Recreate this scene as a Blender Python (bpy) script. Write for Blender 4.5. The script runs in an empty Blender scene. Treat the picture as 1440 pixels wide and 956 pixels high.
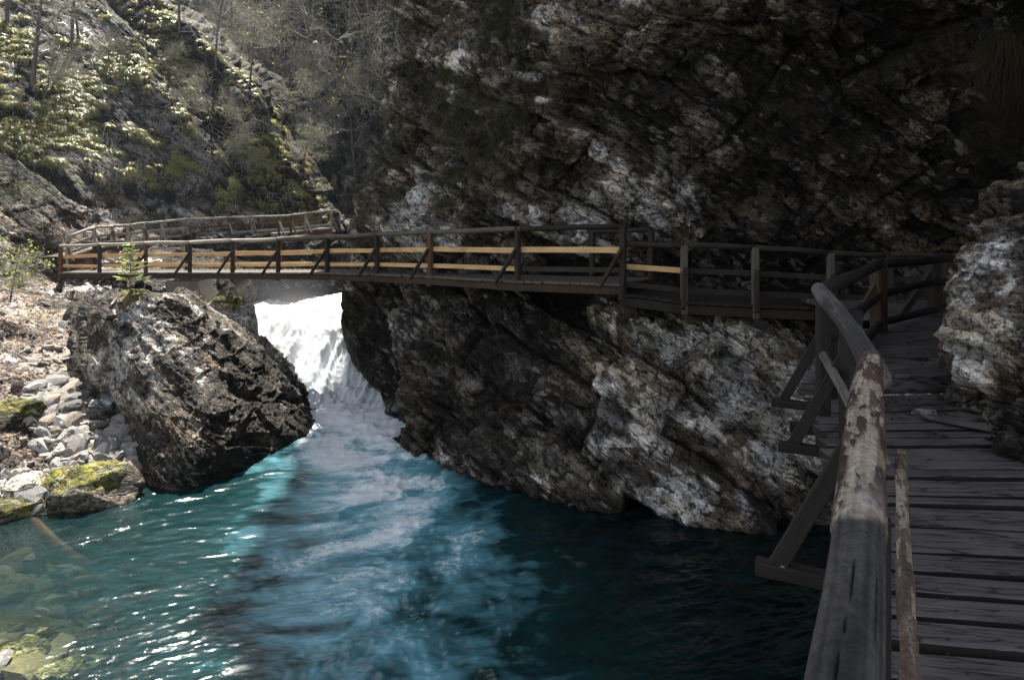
import bpy, math, random
import numpy as np
from mathutils import Vector, Matrix

random.seed(11); RNG = np.random.default_rng(11)
SC = bpy.context.scene
COL = SC.collection

# ------------------------------------------------------------------ camera, world, sun, exposure
EYE = 5.5; F = 960.0; HOR = 300.0
cam_d = bpy.data.cameras.new('camera'); cam = bpy.data.objects.new('camera', cam_d); COL.objects.link(cam)
cam.location = (0, 0, EYE); cam.rotation_euler = (math.radians(90), 0, 0)
cam_d.lens = 24.0; cam_d.sensor_width = 36.0; cam_d.shift_y = -(478 - HOR) / 1440.0
cam_d.clip_start = 0.05; cam_d.clip_end = 600
SC.camera = cam
SUN_AZ, SUN_EL = -20.0, 54.0        # degrees left of the view axis, above the horizon
w = bpy.data.worlds.new('World'); SC.world = w; w.use_nodes = True
nt = w.node_tree; bg = nt.nodes['Background']
sky = nt.nodes.new('ShaderNodeTexSky'); sky.sky_type = 'NISHITA'; sky.sun_disc = False
sky.sun_elevation = math.radians(SUN_EL); sky.sun_rotation = math.radians(SUN_AZ)
sky.air_density = 1.0; sky.dust_density = 0.6
hs = nt.nodes.new('ShaderNodeHueSaturation'); hs.inputs['Saturation'].default_value = 0.35      # white balance of open shade
nt.links.new(sky.outputs[0], hs.inputs['Color']); nt.links.new(hs.outputs[0], bg.inputs[0]); bg.inputs[1].default_value = 0.075
sd = bpy.data.lights.new('sun', 'SUN'); sun = bpy.data.objects.new('sun', sd); COL.objects.link(sun)
sd.energy = 5.0; sd.angle = math.radians(0.5); sd.color = (1.0, 0.95, 0.86)
sv = Vector((math.sin(math.radians(SUN_AZ)) * math.cos(math.radians(SUN_EL)),
             math.cos(math.radians(SUN_AZ)) * math.cos(math.radians(SUN_EL)), math.sin(math.radians(SUN_EL))))
sun.rotation_euler = sv.to_track_quat('Z', 'Y').to_euler()
SC.view_settings.view_transform = 'Standard'; SC.view_settings.look = 'None'
SC.view_settings.exposure = 1.55; SC.view_settings.gamma = 1.0
SC.render.engine = 'CYCLES'
SC.cycles.use_denoising = True
SC.cycles.max_bounces = 8; SC.cycles.transparent_max_bounces = 12
SC.cycles.sample_clamp_indirect = 6.0; SC.cycles.caustics_reflective = False; SC.cycles.caustics_refractive = False

# ------------------------------------------------------------------ small helpers
def at(px, py, d):                   # a point of the place: direction as seen from the camera, d metres ahead
    return np.array([(px - 720.0) / F * d, d, EYE - (py - HOR) / F * d])

def tag(o, label=None, cat=None, group=None, kind=None):
    if label: o['label'] = label
    if cat: o['category'] = cat
    if group: o['group'] = group
    if kind: o['kind'] = kind
    return o

def empty(name, loc, label=None, cat=None, group=None):
    o = bpy.data.objects.new(name, None); COL.objects.link(o); o.location = loc
    return tag(o, label, cat, group)

def link(name, me, parent=None, loc=None):
    o = bpy.data.objects.new(name, me); COL.objects.link(o)
    if parent is not None:
        o.parent = parent
        if loc is None: o.location = -Vector(parent.location)
    if loc is not None: o.location = loc
    return o

def mesh(name, V, Fc, mat, smooth=False, attrs=None):
    V = np.asarray(V, dtype=np.float32); me = bpy.data.meshes.new(name)
    if isinstance(Fc, np.ndarray):
        n, k = Fc.shape
        me.vertices.add(len(V)); me.vertices.foreach_set('co', V.ravel())
        me.loops.add(n * k); me.loops.foreach_set('vertex_index', Fc.astype(np.int32).ravel())
        me.polygons.add(n); me.polygons.foreach_set('loop_start', np.arange(0, n * k, k, dtype=np.int32))
        me.polygons.foreach_set('loop_total', np.full(n, k, dtype=np.int32))
        me.update(calc_edges=True)
    else:
        me.from_pydata([tuple(map(float, v)) for v in V], [], Fc); me.update()
    me.polygons.foreach_set('use_smooth', np.full(len(me.polygons), smooth))
    for k, a in (attrs or {}).items():
        a = np.asarray(a, dtype=np.float32)
        if a.ndim == 1:
            at_ = me.attributes.new(k, 'FLOAT', 'POINT'); at_.data.foreach_set('value', a)
        elif k == 'g':
            at_ = me.attributes.new(k, 'FLOAT_VECTOR', 'POINT'); at_.data.foreach_set('vector', a.ravel())
        else:
            if a.shape[1] == 3: a = np.hstack([a, np.ones((len(a), 1), np.float32)])
            at_ = me.attributes.new(k, 'FLOAT_COLOR', 'POINT'); at_.data.foreach_set('color', a.ravel())
    me.materials.append(mat)
    return me

# ------------------------------------------------------------------ numpy noise
def h3(ix, iy, iz, s=0):
    x = (ix.astype(np.int64) * 73856093) ^ (iy.astype(np.int64) * 19349663) ^ (iz.astype(np.int64) * 83492791) ^ (s * 2654435761)
    x = x & 0xffffffff
    x = ((x ^ (x >> 16)) * 0x45d9f3b) & 0xffffffff
    x = ((x ^ (x >> 16)) * 0x45d9f3b) & 0xffffffff
    x = x ^ (x >> 16)
    return (x & 0xffffff).astype(np.float64) / 0xffffff

def vn(P, s=0):
    I = np.floor(P); f = P - I; f = f * f * f * (f * (f * 6 - 15) + 10)
    i = I.astype(np.int64); r = 0
    for dx in (0, 1):
        wx = f[:, 0] if dx else 1 - f[:, 0]
        for dy in (0, 1):
            wy = f[:, 1] if dy else 1 - f[:, 1]
            for dz in (0, 1):
                wz = f[:, 2] if dz else 1 - f[:, 2]
                r = r + wx * wy * wz * h3(i[:, 0] + dx, i[:, 1] + dy, i[:, 2] + dz, s)
    return r * 2 - 1

def fbm(P, o=4, s=0, g=0.5):
    r = 0; a = 1; t = 0
    for k in range(o):
        r = r + a * vn(P * 2 ** k + 17.3 * k, s + k); t += a; a *= g
    return r / t

def ridge(P, o=4, s=0):
    r = 0; a = 1; t = 0
    for k in range(o):
        r = r + a * (1 - np.abs(vn(P * 2 ** k + 7.7 * k, s + k)) * 2); t += a; a *= 0.5
    return r / t

def worley(P, s=0):
    I = np.floor(P).astype(np.int64); f1 = np.full(len(P), 9.0); f2 = f1.copy(); idd = np.zeros(len(P))
    off = np.zeros_like(P)
    for dx in (-1, 0, 1):
        for dy in (-1, 0, 1):
            for dz in (-1, 0, 1):
                cx, cy, cz = I[:, 0] + dx, I[:, 1] + dy, I[:, 2] + dz
                q = np.stack([cx + h3(cx, cy, cz, s), cy + h3(cx, cy, cz, s + 1), cz + h3(cx, cy, cz, s + 2)], 1) - P
                d = (q * q).sum(1)
                m = d < f1
                f2 = np.where(m, f1, np.minimum(f2, d)); f1 = np.where(m, d, f1)
                idd = np.where(m, h3(cx, cy, cz, s + 3), idd); off = np.where(m[:, None], q, off)
    return np.sqrt(f1), np.sqrt(f2), idd, off

def sst(x, a, b):
    t = np.clip((x - a) / (b - a), 0, 1); return t * t * (3 - 2 * t)

def bricks(q, L, T, D, s=0, crack=0.03):
    """beds of thickness about T cut by joints about L and D apart: (block height, crack)"""
    v = q[:, 1] / T; v = v + 0.9 * vn(np.stack([v * 0.6, v * 0, v * 0 + s], 1), s)
    i = np.floor(v); fv = v - i; z = i * 0
    r1 = h3(i, z, z, s + 11); r2 = h3(i, z, z, s + 12)
    u = q[:, 0] / L * (0.55 + 0.9 * r1) + r2 * 13; j = np.floor(u); fu = u - j
    w = q[:, 2] / D * (0.6 + 0.8 * r2) + h3(i, j, z, s + 13) * 5; k = np.floor(w); fw = w - k
    h = h3(i, j, k, s + 14); a = h3(i, j, k, s + 15) - .5; b = h3(i, j, k, s + 16) - .5
    ed = np.minimum(np.minimum(np.minimum(fv, 1 - fv) * T, np.minimum(fu, 1 - fu) * L), 9)
    cr = np.exp(-(ed / crack) ** 2)
    return h - .5 + 0.9 * ((fu - .5) * a + (fv - .5) * b), cr, h

def rotz_bed(deg, yaw=0):            # bedding that falls to the right of the picture by deg
    a = math.radians(deg); R = np.array([[math.cos(a), 0, -math.sin(a)], [math.sin(a), 0, math.cos(a)], [0, 1, 0]])
    b = math.radians(yaw); Z = np.array([[math.cos(b), math.sin(b), 0], [-math.sin(b), math.cos(b), 0], [0, 0, 1]])
    return R @ Z

def facets(P, s, tilt=1.0):
    """flat tilted facets with broken edges between them"""
    f1, f2, wi, off = worley(P, s)
    g = np.stack([np.modf(wi * 7.31)[0], np.modf(wi * 17.7)[0], np.modf(wi * 31.3)[0]], 1) - .5
    return (wi - .5) + tilt * (off * g).sum(1) * 1.6, f2 - f1, wi

def rock(P, bed, big=1.0, s=0, blk=1.0, size=1.0, fine=1.0, coarse=1.0):
    q = P @ bed.T
    wv = np.stack([fbm(P * 0.4, 2, s + 40), fbm(P * 0.4, 2, s + 50), fbm(P * 0.4, 2, s + 60)], 1)
    q = q + wv * 0.22
    msk = sst(fbm(P * 0.3 / size, 2, s + 90), -0.3, 0.2)
    rel = (.4 + .6 * sst(fbm(P * 0.28 / size + 5, 2, s + 95), -.25, .3))
    b0, c0, t0 = bricks(q, 4.2 * size, 1.5 * size, 3.5 * size, s + 4, 0.10)
    b1, c1, t1 = bricks(q, 1.5 * size, 0.5 * size, 1.5 * size, s + 1, 0.035)
    b2, c2, t2 = bricks(q + wv[:, ::-1] * .1, 0.5 * size, 0.17 * size, 0.6 * size, s + 2, 0.018)
    a1, e1, w1 = facets(q * np.array([.8, 1.5, .8]) / size, s + 5)
    a2, e2, w2 = facets((q + wv * .2) * np.array([2.4, 4.2, 2.4]) / size, s + 6)
    a3, e3, w3 = facets(q * np.array([7., 11., 7.]) / size + 3, s + 7)
    d = big * (0.9 * fbm(P * 0.22, 3, s + 20) + .35 * fbm(P * .6, 2, s + 30))
    d += blk * ((0.42 * b0 - .10 * c0) * coarse + (0.24 * b1 - 0.06 * c1) * rel + (0.06 * b2 - 0.03 * c2) * msk * rel) * size ** .6
    d += blk * (0.24 * a1 + 0.09 * a2) * rel * size ** .6
    d += fine * (0.020 * a3 + 0.012 * fbm(P * 5.5, 3, s + 70))
    tone = 0.25 * t0 + 0.25 * t1 + 0.15 * t2 * msk + 0.2 * w2 + .15 * w1
    tone = .5 + (tone - .45) * 1.5
    return d, tone, np.maximum(c1, c2 * msk)

# ------------------------------------------------------------------ sheets of rock and ground
def catmull(A, t):
    n = len(A); i = np.clip(np.floor(t).astype(int), 0, n - 2); f = (t - i)
    g = lambda k: A[np.clip(k, 0, n - 1)]
    sh = (len(t),) + (1,) * (A.ndim - 1); f = f.reshape(sh)
    p0, p1, p2, p3 = g(i - 1), g(i), g(i + 1), g(i + 2)
    c = 0.5 * (2 * p1 + (p2 - p0) * f + (2 * p0 - 5 * p1 + 4 * p2 - p3) * f * f + (3 * p1 - p0 - 3 * p2 + p3) * f ** 3)
    l = p1 * (1 - f) + p2 * f
    return 0.6 * c + 0.4 * l

def dens(weights, n):                # parameter samples, spread by the weight of each interval
    w_ = np.array(weights, float); c = np.concatenate([[0], np.cumsum(w_)]); c /= c[-1]
    return np.interp(np.linspace(0, 1, n), c, np.arange(len(c)))

def sheet_grid(rows, nu, nv, wu, wv):
    """rows: [(py, [(px, d, extra...)...])] top to bottom; gives smooth points and the extra values"""
    C = np.array([[np.concatenate([at(p[0], (p[3] if len(p) > 3 else py), p[1]), [p[2] if len(p) > 2 else 0]]) for p in r] for py, r in rows])
    G = catmull(C, dens(wv, nv)); G = np.swapaxes(catmull(np.swapaxes(G, 0, 1), dens(wu, nu)), 0, 1)
    return G[..., :3], G[..., 3]

def normals(G):
    du = np.gradient(G, axis=1); dv = np.gradient(G, axis=0)
    n = np.cross(dv, du); n /= np.linalg.norm(n, axis=2, keepdims=True) + 1e-9
    return n

def gridfaces(nv, nu, flip=False):
    i = np.arange(nv * nu).reshape(nv, nu)
    a, b, c, d = i[:-1, :-1], i[:-1, 1:], i[1:, 1:], i[1:, :-1]
    return np.stack([a, d, c, b] if not flip else [a, b, c, d], -1).reshape(-1, 4)

def mixc(a, b, t):
    a = np.asarray(a, float); b = np.asarray(b, float); t = np.asarray(t)[..., None]
    return a * (1 - t) + b * t

LIGHT = (0.61, 0.60, 0.59); MID = (0.160, 0.139, 0.117); DARK = (0.026, 0.022, 0.018); OCHRE = (0.34, 0.24, 0.12)
def rock_col(P, tone, cov, s=0, sc=1.0, warm=0.0):
    """weathered limestone: bare pale blocks among grey and near-black lichen film"""
    n = 0.8 * fbm(P * 0.5 / sc, 4, s + 100) + 0.5 * fbm(P * 2.2 / sc, 3, s + 110, .6) + 0.9 * (tone - .5)
    c = mixc(DARK, MID, sst(n, -0.45 - cov, 0.10 - cov))
    pl = sst(n, 0.26 - cov, 0.50 - cov)
    c = c * (1 - pl[:, None]) + np.array(LIGHT) * 1.12 * (pl * (0.75 + 0.35 * tone))[:, None]
    bl = sst(fbm(P * 1.1 / sc, 4, s + 125, .6), .10 + cov * .6, .28 + cov * .6) * .8      # black lichen film
    c = c * (1 - bl[:, None]) + np.array(DARK) * bl[:, None]
    o = sst(fbm(P * 0.8 / sc, 3, s + 130), 0.22 - warm, 0.5 - warm) * sst(n, -0.3 - cov, 0.3 - cov) * 0.55
    c = c * (1 - o[:, None]) + np.array(OCHRE) * o[:, None] * (0.4 + 0.6 * pl[:, None])
    return c

# ------------------------------------------------------------------ materials
def new_mat(name):
    m = bpy.data.materials.new(name); m.use_nodes = True; n = m.node_tree
    return m, n, n.nodes['Principled BSDF']

def mk(n, t, **k):
    x = n.nodes.new(t)
    for a, b in k.items(): setattr(x, a, b)
    return x

def mat_attr(name, rough=0.85, bs=14.0, bump=0.5, var=0.5, spec=0.25, attr='col', trans=0.0, fine=True):
    m, n, p = new_mat(name); L = n.links
    a = mk(n, 'ShaderNodeAttribute', attribute_name=attr)
    tc = mk(n, 'ShaderNodeNewGeometry')
    nz = mk(n, 'ShaderNodeTexNoise'); nz.inputs['Scale'].default_value = bs; nz.inputs['Detail'].default_value = 6; nz.inputs['Roughness'].default_value = .65
    L.new(tc.outputs['Position'], nz.inputs['Vector'])
    mr = mk(n, 'ShaderNodeMapRange'); mr.inputs[1].default_value = 0.3; mr.inputs[2].default_value = 0.7
    mr.inputs[3].default_value = 1 - var; mr.inputs[4].default_value = 1 + var * .8
    L.new(nz.outputs[0], mr.inputs[0])
    mx = mk(n, 'ShaderNodeVectorMath', operation='SCALE'); L.new(a.outputs['Color'], mx.inputs[0]); L.new(mr.outputs[0], mx.inputs[3])
    L.new(mx.outputs[0], p.inputs['Base Color'])
    p.inputs['Roughness'].default_value = rough; p.inputs['Specular IOR Level'].default_value = spec
    if fine:
        vo = mk(n, 'ShaderNodeTexVoronoi', feature='DISTANCE_TO_EDGE'); vo.inputs['Scale'].default_value = bs * .55
        wn = mk(n, 'ShaderNodeVectorMath', operation='ADD')
        ns = mk(n, 'ShaderNodeVectorMath', operation='SCALE'); ns.inputs[3].default_value = 0.12
        L.new(nz.outputs['Color'], ns.inputs[0]); L.new(tc.outputs['Position'], wn.inputs[0]); L.new(ns.outputs[0], wn.inputs[1]); L.new(wn.outputs[0], vo.inputs['Vector'])
        r2 = mk(n, 'ShaderNodeMapRange'); r2.inputs[1].default_value = 0; r2.inputs[2].default_value = .09; r2.inputs[3].default_value = 0; r2.inputs[4].default_value = .5
        L.new(vo.outputs[0], r2.inputs[0])
        ad = mk(n, 'ShaderNodeMath', operation='ADD'); L.new(nz.outputs[0], ad.inputs[0]); L.new(r2.outputs[0], ad.inputs[1])
        src = ad.outputs[0]
    else: src = nz.outputs[0]
    b = mk(n, 'ShaderNodeBump'); b.inputs['Strength'].default_value = bump; b.inputs['Distance'].default_value = 0.06
    L.new(src, b.inputs['Height']); L.new(b.outputs[0], p.inputs['Normal'])
    return m


def mat_rock(name, deg, sc=1.0, crack=1.0, strat=3.2, pale=.8):
    """limestone: colour attribute, crisp lichen speckle and fine dark joints that follow the bedding"""
    m, n, p = new_mat(name); L = n.links
    a = mk(n, 'ShaderNodeAttribute', attribute_name='col'); g = mk(n, 'ShaderNodeNewGeometry')
    def noise(scale, detail, rough, src, dist=0.):
        x = mk(n, 'ShaderNodeTexNoise'); x.inputs['Scale'].default_value = scale; x.inputs['Detail'].default_value = detail
        x.inputs['Roughness'].default_value = rough; x.inputs['Distortion'].default_value = dist; L.new(src, x.inputs['Vector']); return x
    def rng_(src, a_, b_, c, d):
        x = mk(n, 'ShaderNodeMapRange'); x.inputs[1].default_value = a_; x.inputs[2].default_value = b_; x.inputs[3].default_value = c; x.inputs[4].default_value = d
        L.new(src, x.inputs[0]); return x.outputs[0]
    def math_(op, x, y):
        o_ = mk(n, 'ShaderNodeMath', operation=op)
        for i, v in enumerate((x, y)):
            if isinstance(v, (int, float)): o_.inputs[i].default_value = v
            else: L.new(v, o_.inputs[i])
        return o_.outputs[0]
    P0 = g.outputs['Position']
    w1 = noise(1.1 / sc, 3, .5, P0); w2 = mk(n, 'ShaderNodeVectorMath', operation='SCALE'); w2.inputs[3].default_value = .28 * sc; L.new(w1.outputs['Color'], w2.inputs[0])
    w3 = mk(n, 'ShaderNodeVectorMath', operation='ADD'); L.new(P0, w3.inputs[0]); L.new(w2.outputs[0], w3.inputs[1])
    rt = mk(n, 'ShaderNodeMapping'); rt.inputs['Rotation'].default_value = (0, math.radians(-deg), 0); L.new(w3.outputs[0], rt.inputs[0])
    st_ = mk(n, 'ShaderNodeMapping'); st_.inputs['Scale'].default_value = (1, 1, strat); L.new(rt.outputs[0], st_.inputs[0])
    hts = []; dk = None
    for k, (vs, wd_) in enumerate(((1.5 / sc, .035), (4.2 / sc, .05), (11 / sc, .06))):
        v = mk(n, 'ShaderNodeTexVoronoi', feature='DISTANCE_TO_EDGE'); v.inputs['Scale'].default_value = vs; L.new(st_.outputs[0], v.inputs['Vector'])
        e_ = rng_(v.outputs['Distance'], 0, wd_, 0, 1)
        hts.append(rng_(v.outputs['Distance'], 0, wd_ * 3, 0, (.5, .35, .16)[k]))
        m_ = noise((.6, 1.3, 2.5)[k] / sc, 2, .5, P0); gate = rng_(m_.outputs[0], .42, .58, 0, (.9, .85, .6)[k] * crack)
        e2 = math_('SUBTRACT', 1, math_('MULTIPLY', math_('SUBTRACT', 1, e_), gate))
        dk = e2 if dk is None else math_('MULTIPLY', dk, e2)
    vc = mk(n, 'ShaderNodeTexVoronoi', feature='F1'); vc.inputs['Scale'].default_value = 4.2 / sc; L.new(st_.outputs[0], vc.inputs['Vector'])
    sx = mk(n, 'ShaderNodeSeparateColor'); L.new(vc.outputs['Color'], sx.inputs[0])
    blk_ = rng_(sx.outputs[0], 0, 1, .7, 1.3)
    gp_ = noise(.5 / sc, 4, .6, P0); pf = math_('MULTIPLY', rng_(sx.outputs[2], .76, .79, 0, pale * .6), rng_(gp_.outputs[0], .46, .58, 0, 1))
    n1 = noise(7 / sc, 8, .72, P0); sp = rng_(n1.outputs[0], .42, .49, .22, 1.1)
    n2 = noise(26 / sc, 5, .7, P0); s2 = rng_(n2.outputs[0], .35, .65, .65, 1.35)
    f = math_('MULTIPLY', math_('MULTIPLY', blk_, sp), math_('MULTIPLY', s2, dk))
    mx = mk(n, 'ShaderNodeVectorMath', operation='SCALE'); L.new(a.outputs['Color'], mx.inputs[0]); L.new(f, mx.inputs[3])
    vb = mk(n, 'ShaderNodeTexVoronoi', feature='F1'); vb.inputs['Scale'].default_value = 1.5 / sc; L.new(st_.outputs[0], vb.inputs['Vector'])
    sb_ = mk(n, 'ShaderNodeSeparateColor'); L.new(vb.outputs['Color'], sb_.inputs[0])
    tn = mk(n, 'ShaderNodeVectorMath', operation='MULTIPLY'); L.new(a.outputs['Color'], tn.inputs[0])
    cx_ = mk(n, 'ShaderNodeCombineXYZ'); t1_ = rng_(sb_.outputs[0], 0, 1, .55, 1.7); L.new(t1_, cx_.inputs[0])
    L.new(math_('MULTIPLY', t1_, rng_(sb_.outputs[1], 0, 1, .92, 1.0)), cx_.inputs[1]); L.new(math_('MULTIPLY', t1_, rng_(sb_.outputs[1], 0, 1, .80, 1.03)), cx_.inputs[2]); L.new(cx_.outputs[0], tn.inputs[1])
    ax = mk(n, 'ShaderNodeMix', data_type='RGBA'); L.new(pf, ax.inputs[0]); L.new(tn.outputs[0], ax.inputs[6]); ax.inputs[7].default_value = (.42, .395, .36, 1)
    L.new(ax.outputs[2], mx.inputs[0])
    L.new(mx.outputs[0], p.inputs['Base Color']); p.inputs['Roughness'].default_value = .8; p.inputs['Specular IOR Level'].default_value = .25
    h_ = math_('ADD', math_('ADD', hts[0], hts[1]), math_('ADD', hts[2], math_('MULTIPLY', n1.outputs[0], .9)))
    h_ = math_('ADD', h_, math_('MULTIPLY', sx.outputs[1], .35)); h_ = math_('ADD', h_, math_('MULTIPLY', n2.outputs[0], .22))
    b = mk(n, 'ShaderNodeBump'); b.inputs['Strength'].default_value = 1.0; b.inputs['Distance'].default_value = .09 * sc; L.new(h_, b.inputs['Height']); L.new(b.outputs[0], p.inputs['Normal'])
    return m
M_ROCK = mat_rock('weathered_limestone', 33); M_ROCK_OUT = mat_rock('layered_limestone', 31, .8, 1.0, 6.5, .7); M_ROCK_BUT = mat_rock('craggy_limestone', 15, .45, .6)
M_ROCK_FAR = mat_rock('distant_limestone', 65, 3.0); M_BOULDER = mat_rock('boulder_limestone', 10, .7, .35)
M_HILL = mat_rock('hillside_rock_and_soil', 42, 1.3, .5, 3, .2)
M_GROUND = mat_attr('leafy_ground', 0.95, 16.0, 1.0, 0.5)
M_STONE = mat_attr('loose_stone', 0.85, 22.0, 0.5, 0.3)

def mat_leaf(name, trans=0.5, rough=0.6):
    m, n, p = new_mat(name); L = n.links
    a = mk(n, 'ShaderNodeAttribute', attribute_name='col'); L.new(a.outputs['Color'], p.inputs['Base Color'])
    p.inputs['Roughness'].default_value = rough; p.inputs['Specular IOR Level'].default_value = 0.3
    t = mk(n, 'ShaderNodeBsdfTranslucent'); L.new(a.outputs['Color'], t.inputs[0])
    mx = mk(n, 'ShaderNodeMixShader'); mx.inputs[0].default_value = trans
    L.new(p.outputs[0], mx.inputs[1]); L.new(t.outputs[0], mx.inputs[2]); L.new(mx.outputs[0], n.nodes['Material Output'].inputs[0])
    return m
M_GRASS = mat_leaf('grass_blades', .45, .38); M_LEAF = mat_leaf('young_leaves', 0.55)

def mat_plain(name, col, rough=.8, sc=20, var=.35, bump=.4, stretch=(1, 1, 1), attr=None, dark=None, spec=.3, checks=False):
    """colour with noise along the grain attribute g (metres along, across, across)"""
    m, n, p = new_mat(name); L = n.links
    if attr: g = mk(n, 'ShaderNodeAttribute', attribute_name=attr); src = g.outputs['Vector']
    else: g = mk(n, 'ShaderNodeNewGeometry'); src = g.outputs['Position']
    mp = mk(n, 'ShaderNodeMapping'); mp.inputs['Scale'].default_value = stretch; L.new(src, mp.inputs[0])
    nz = mk(n, 'ShaderNodeTexNoise'); nz.inputs['Scale'].default_value = sc; nz.inputs['Detail'].default_value = 7; nz.inputs['Roughness'].default_value = .6
    L.new(mp.outputs[0], nz.inputs['Vector'])
    n2 = mk(n, 'ShaderNodeTexNoise'); n2.inputs['Scale'].default_value = 2.3; n2.inputs['Detail'].default_value = 5; L.new(src, n2.inputs['Vector'])
    rp = mk(n, 'ShaderNodeValToRGB'); e = rp.color_ramp.elements
    e[0].position = .3; e[1].position = .72
    d = dark or tuple(c * (1 - var) ** 2 for c in col)
    e[0].color = (*d, 1); e[1].color = (*[min(1, c * (1 + var * .6)) for c in col], 1)
    md = e.new(.5) if False else rp.color_ramp.elements.new(.47); md.color = (*[c * .85 for c in col], 1)
    ad = mk(n, 'ShaderNodeMix', data_type='FLOAT'); ad.inputs[0].default_value = .4
    L.new(nz.outputs[0], ad.inputs[2]); L.new(n2.outputs[0], ad.inputs[3]); L.new(ad.outputs[0], rp.inputs[0])
    L.new(rp.outputs[0], p.inputs['Base Color']); p.inputs['Roughness'].default_value = rough; p.inputs['Specular IOR Level'].default_value = spec
    b = mk(n, 'ShaderNodeBump'); b.inputs['Strength'].default_value = bump; b.inputs['Distance'].default_value = .01
    hgt = nz.outputs[0]
    if checks:            # drying cracks along the grain and dark worn patches
        mc = mk(n, 'ShaderNodeMapping'); mc.inputs['Scale'].default_value = (1.1, 17, 8); L.new(src, mc.inputs[0])
        vr = mk(n, 'ShaderNodeTexVoronoi', feature='DISTANCE_TO_EDGE'); vr.inputs['Scale'].default_value = 1.6
        wn = mk(n, 'ShaderNodeTexNoise'); wn.inputs['Scale'].default_value = 2.0; wn.inputs['Detail'].default_value = 4; L.new(mc.outputs[0], wn.inputs['Vector'])
        wa = mk(n, 'ShaderNodeVectorMath', operation='ADD'); L.new(mc.outputs[0], wa.inputs[0]); L.new(wn.outputs['Color'], wa.inputs[1]); L.new(wa.outputs[0], vr.inputs['Vector'])
        cr = mk(n, 'ShaderNodeMapRange'); cr.inputs[1].default_value = 0; cr.inputs[2].default_value = .05; L.new(vr.outputs['Distance'], cr.inputs[0])
        gt = mk(n, 'ShaderNodeTexNoise'); gt.inputs['Scale'].default_value = 1.7; gt.inputs['Detail'].default_value = 3; L.new(src, gt.inputs['Vector'])
        g2 = mk(n, 'ShaderNodeMapRange'); g2.inputs[1].default_value = .42; g2.inputs[2].default_value = .50; g2.inputs[3].default_value = 1; g2.inputs[4].default_value = 0; L.new(gt.outputs[0], g2.inputs[0])
        mxx = mk(n, 'ShaderNodeMath', operation='MAXIMUM'); L.new(cr.outputs[0], mxx.inputs[0]); L.new(g2.outputs[0], mxx.inputs[1])
        ws = mk(n, 'ShaderNodeMapping'); ws.inputs['Scale'].default_value = (1.0, 7, 4); L.new(src, ws.inputs[0])
        wt_ = mk(n, 'ShaderNodeTexNoise'); wt_.inputs['Scale'].default_value = 3; wt_.inputs['Detail'].default_value = 8; wt_.inputs['Roughness'].default_value = .7; L.new(ws.outputs[0], wt_.inputs['Vector'])
        w5 = mk(n, 'ShaderNodeMapRange'); w5.inputs[1].default_value = .65; w5.inputs[2].default_value = .68; w5.inputs[3].default_value = 1; w5.inputs[4].default_value = .18; L.new(wt_.outputs[0], w5.inputs[0])
        ml = mk(n, 'ShaderNodeMath', operation='MULTIPLY'); L.new(mxx.outputs[0], ml.inputs[0]); L.new(w5.outputs[0], ml.inputs[1])
        cl = mk(n, 'ShaderNodeMapRange'); cl.inputs[3].default_value = .12; cl.inputs[4].default_value = 1; L.new(ml.outputs[0], cl.inputs[0])
        sc2 = mk(n, 'ShaderNodeVectorMath', operation='SCALE'); L.new(rp.outputs[0], sc2.inputs[0]); L.new(cl.outputs[0], sc2.inputs[3]); L.new(sc2.outputs[0], p.inputs['Base Color'])
        ah = mk(n, 'ShaderNodeMath', operation='ADD'); L.new(nz.outputs[0], ah.inputs[0]); L.new(ml.outputs[0], ah.inputs[1]); hgt = ah.outputs[0]
    L.new(hgt, b.inputs['Height']); L.new(b.outputs[0], p.inputs['Normal'])
    return m
GS = (0.25, 3.0, 3.0)
M_OLD = mat_plain('old_dark_timber', (0.042, 0.033, 0.026), .85, 16, .45, .6, GS, 'g')
M_GREY = mat_plain('silvered_timber', (0.13, 0.112, 0.095), .85, 16, .4, .6, GS, 'g')
M_DBROWN = mat_plain('dark_brown_timber', (0.062, 0.040, 0.028), .85, 16, .45, .5, GS, 'g')
M_FRESH = mat_plain('fresh_sawn_timber', (0.70, 0.45, 0.22), .7, 9, .34, .3, GS, 'g')
M_BROWN = mat_plain('brown_timber', (0.15, 0.075, 0.04), .8, 14, .35, .4, GS, 'g')
M_PLANK = mat_plain('worn_deck_planks', (0.118, 0.104, 0.103), .65, 20, .45, 1.0, (.22, 4, 3), 'g', dark=(0.014, .012, .012), checks=True)
M_PALE = mat_plain('sunlit_tone_timber', (0.40, 0.36, 0.31), .85, 16, .3, .5, GS, 'g')  # far walkway and left handrail: sunlight put into a paler timber colour
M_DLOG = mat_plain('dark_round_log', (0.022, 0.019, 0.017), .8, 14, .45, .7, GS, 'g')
M_CONC = mat_plain('concrete', (0.22, 0.19, 0.155), .9, 7, .3, .5)
M_BARK = mat_plain('grey_bark', (0.16, 0.14, 0.125), .9, 9, .4, .6)
M_TWIG = mat_plain('pale_twigs', (0.42, 0.39, 0.35), .8, 9, .3, .2)
M_METAL = mat_plain('zinc_bolt', (0.5, 0.52, 0.55), .35, 9, .1, .1); M_METAL.node_tree.nodes['Principled BSDF'].inputs['Metallic'].default_value = .8
M_BLOG = mat_attr('peeled_bark_log', 0.8, 45.0, 0.8, 0.5, spec=.3, fine=False)

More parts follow.
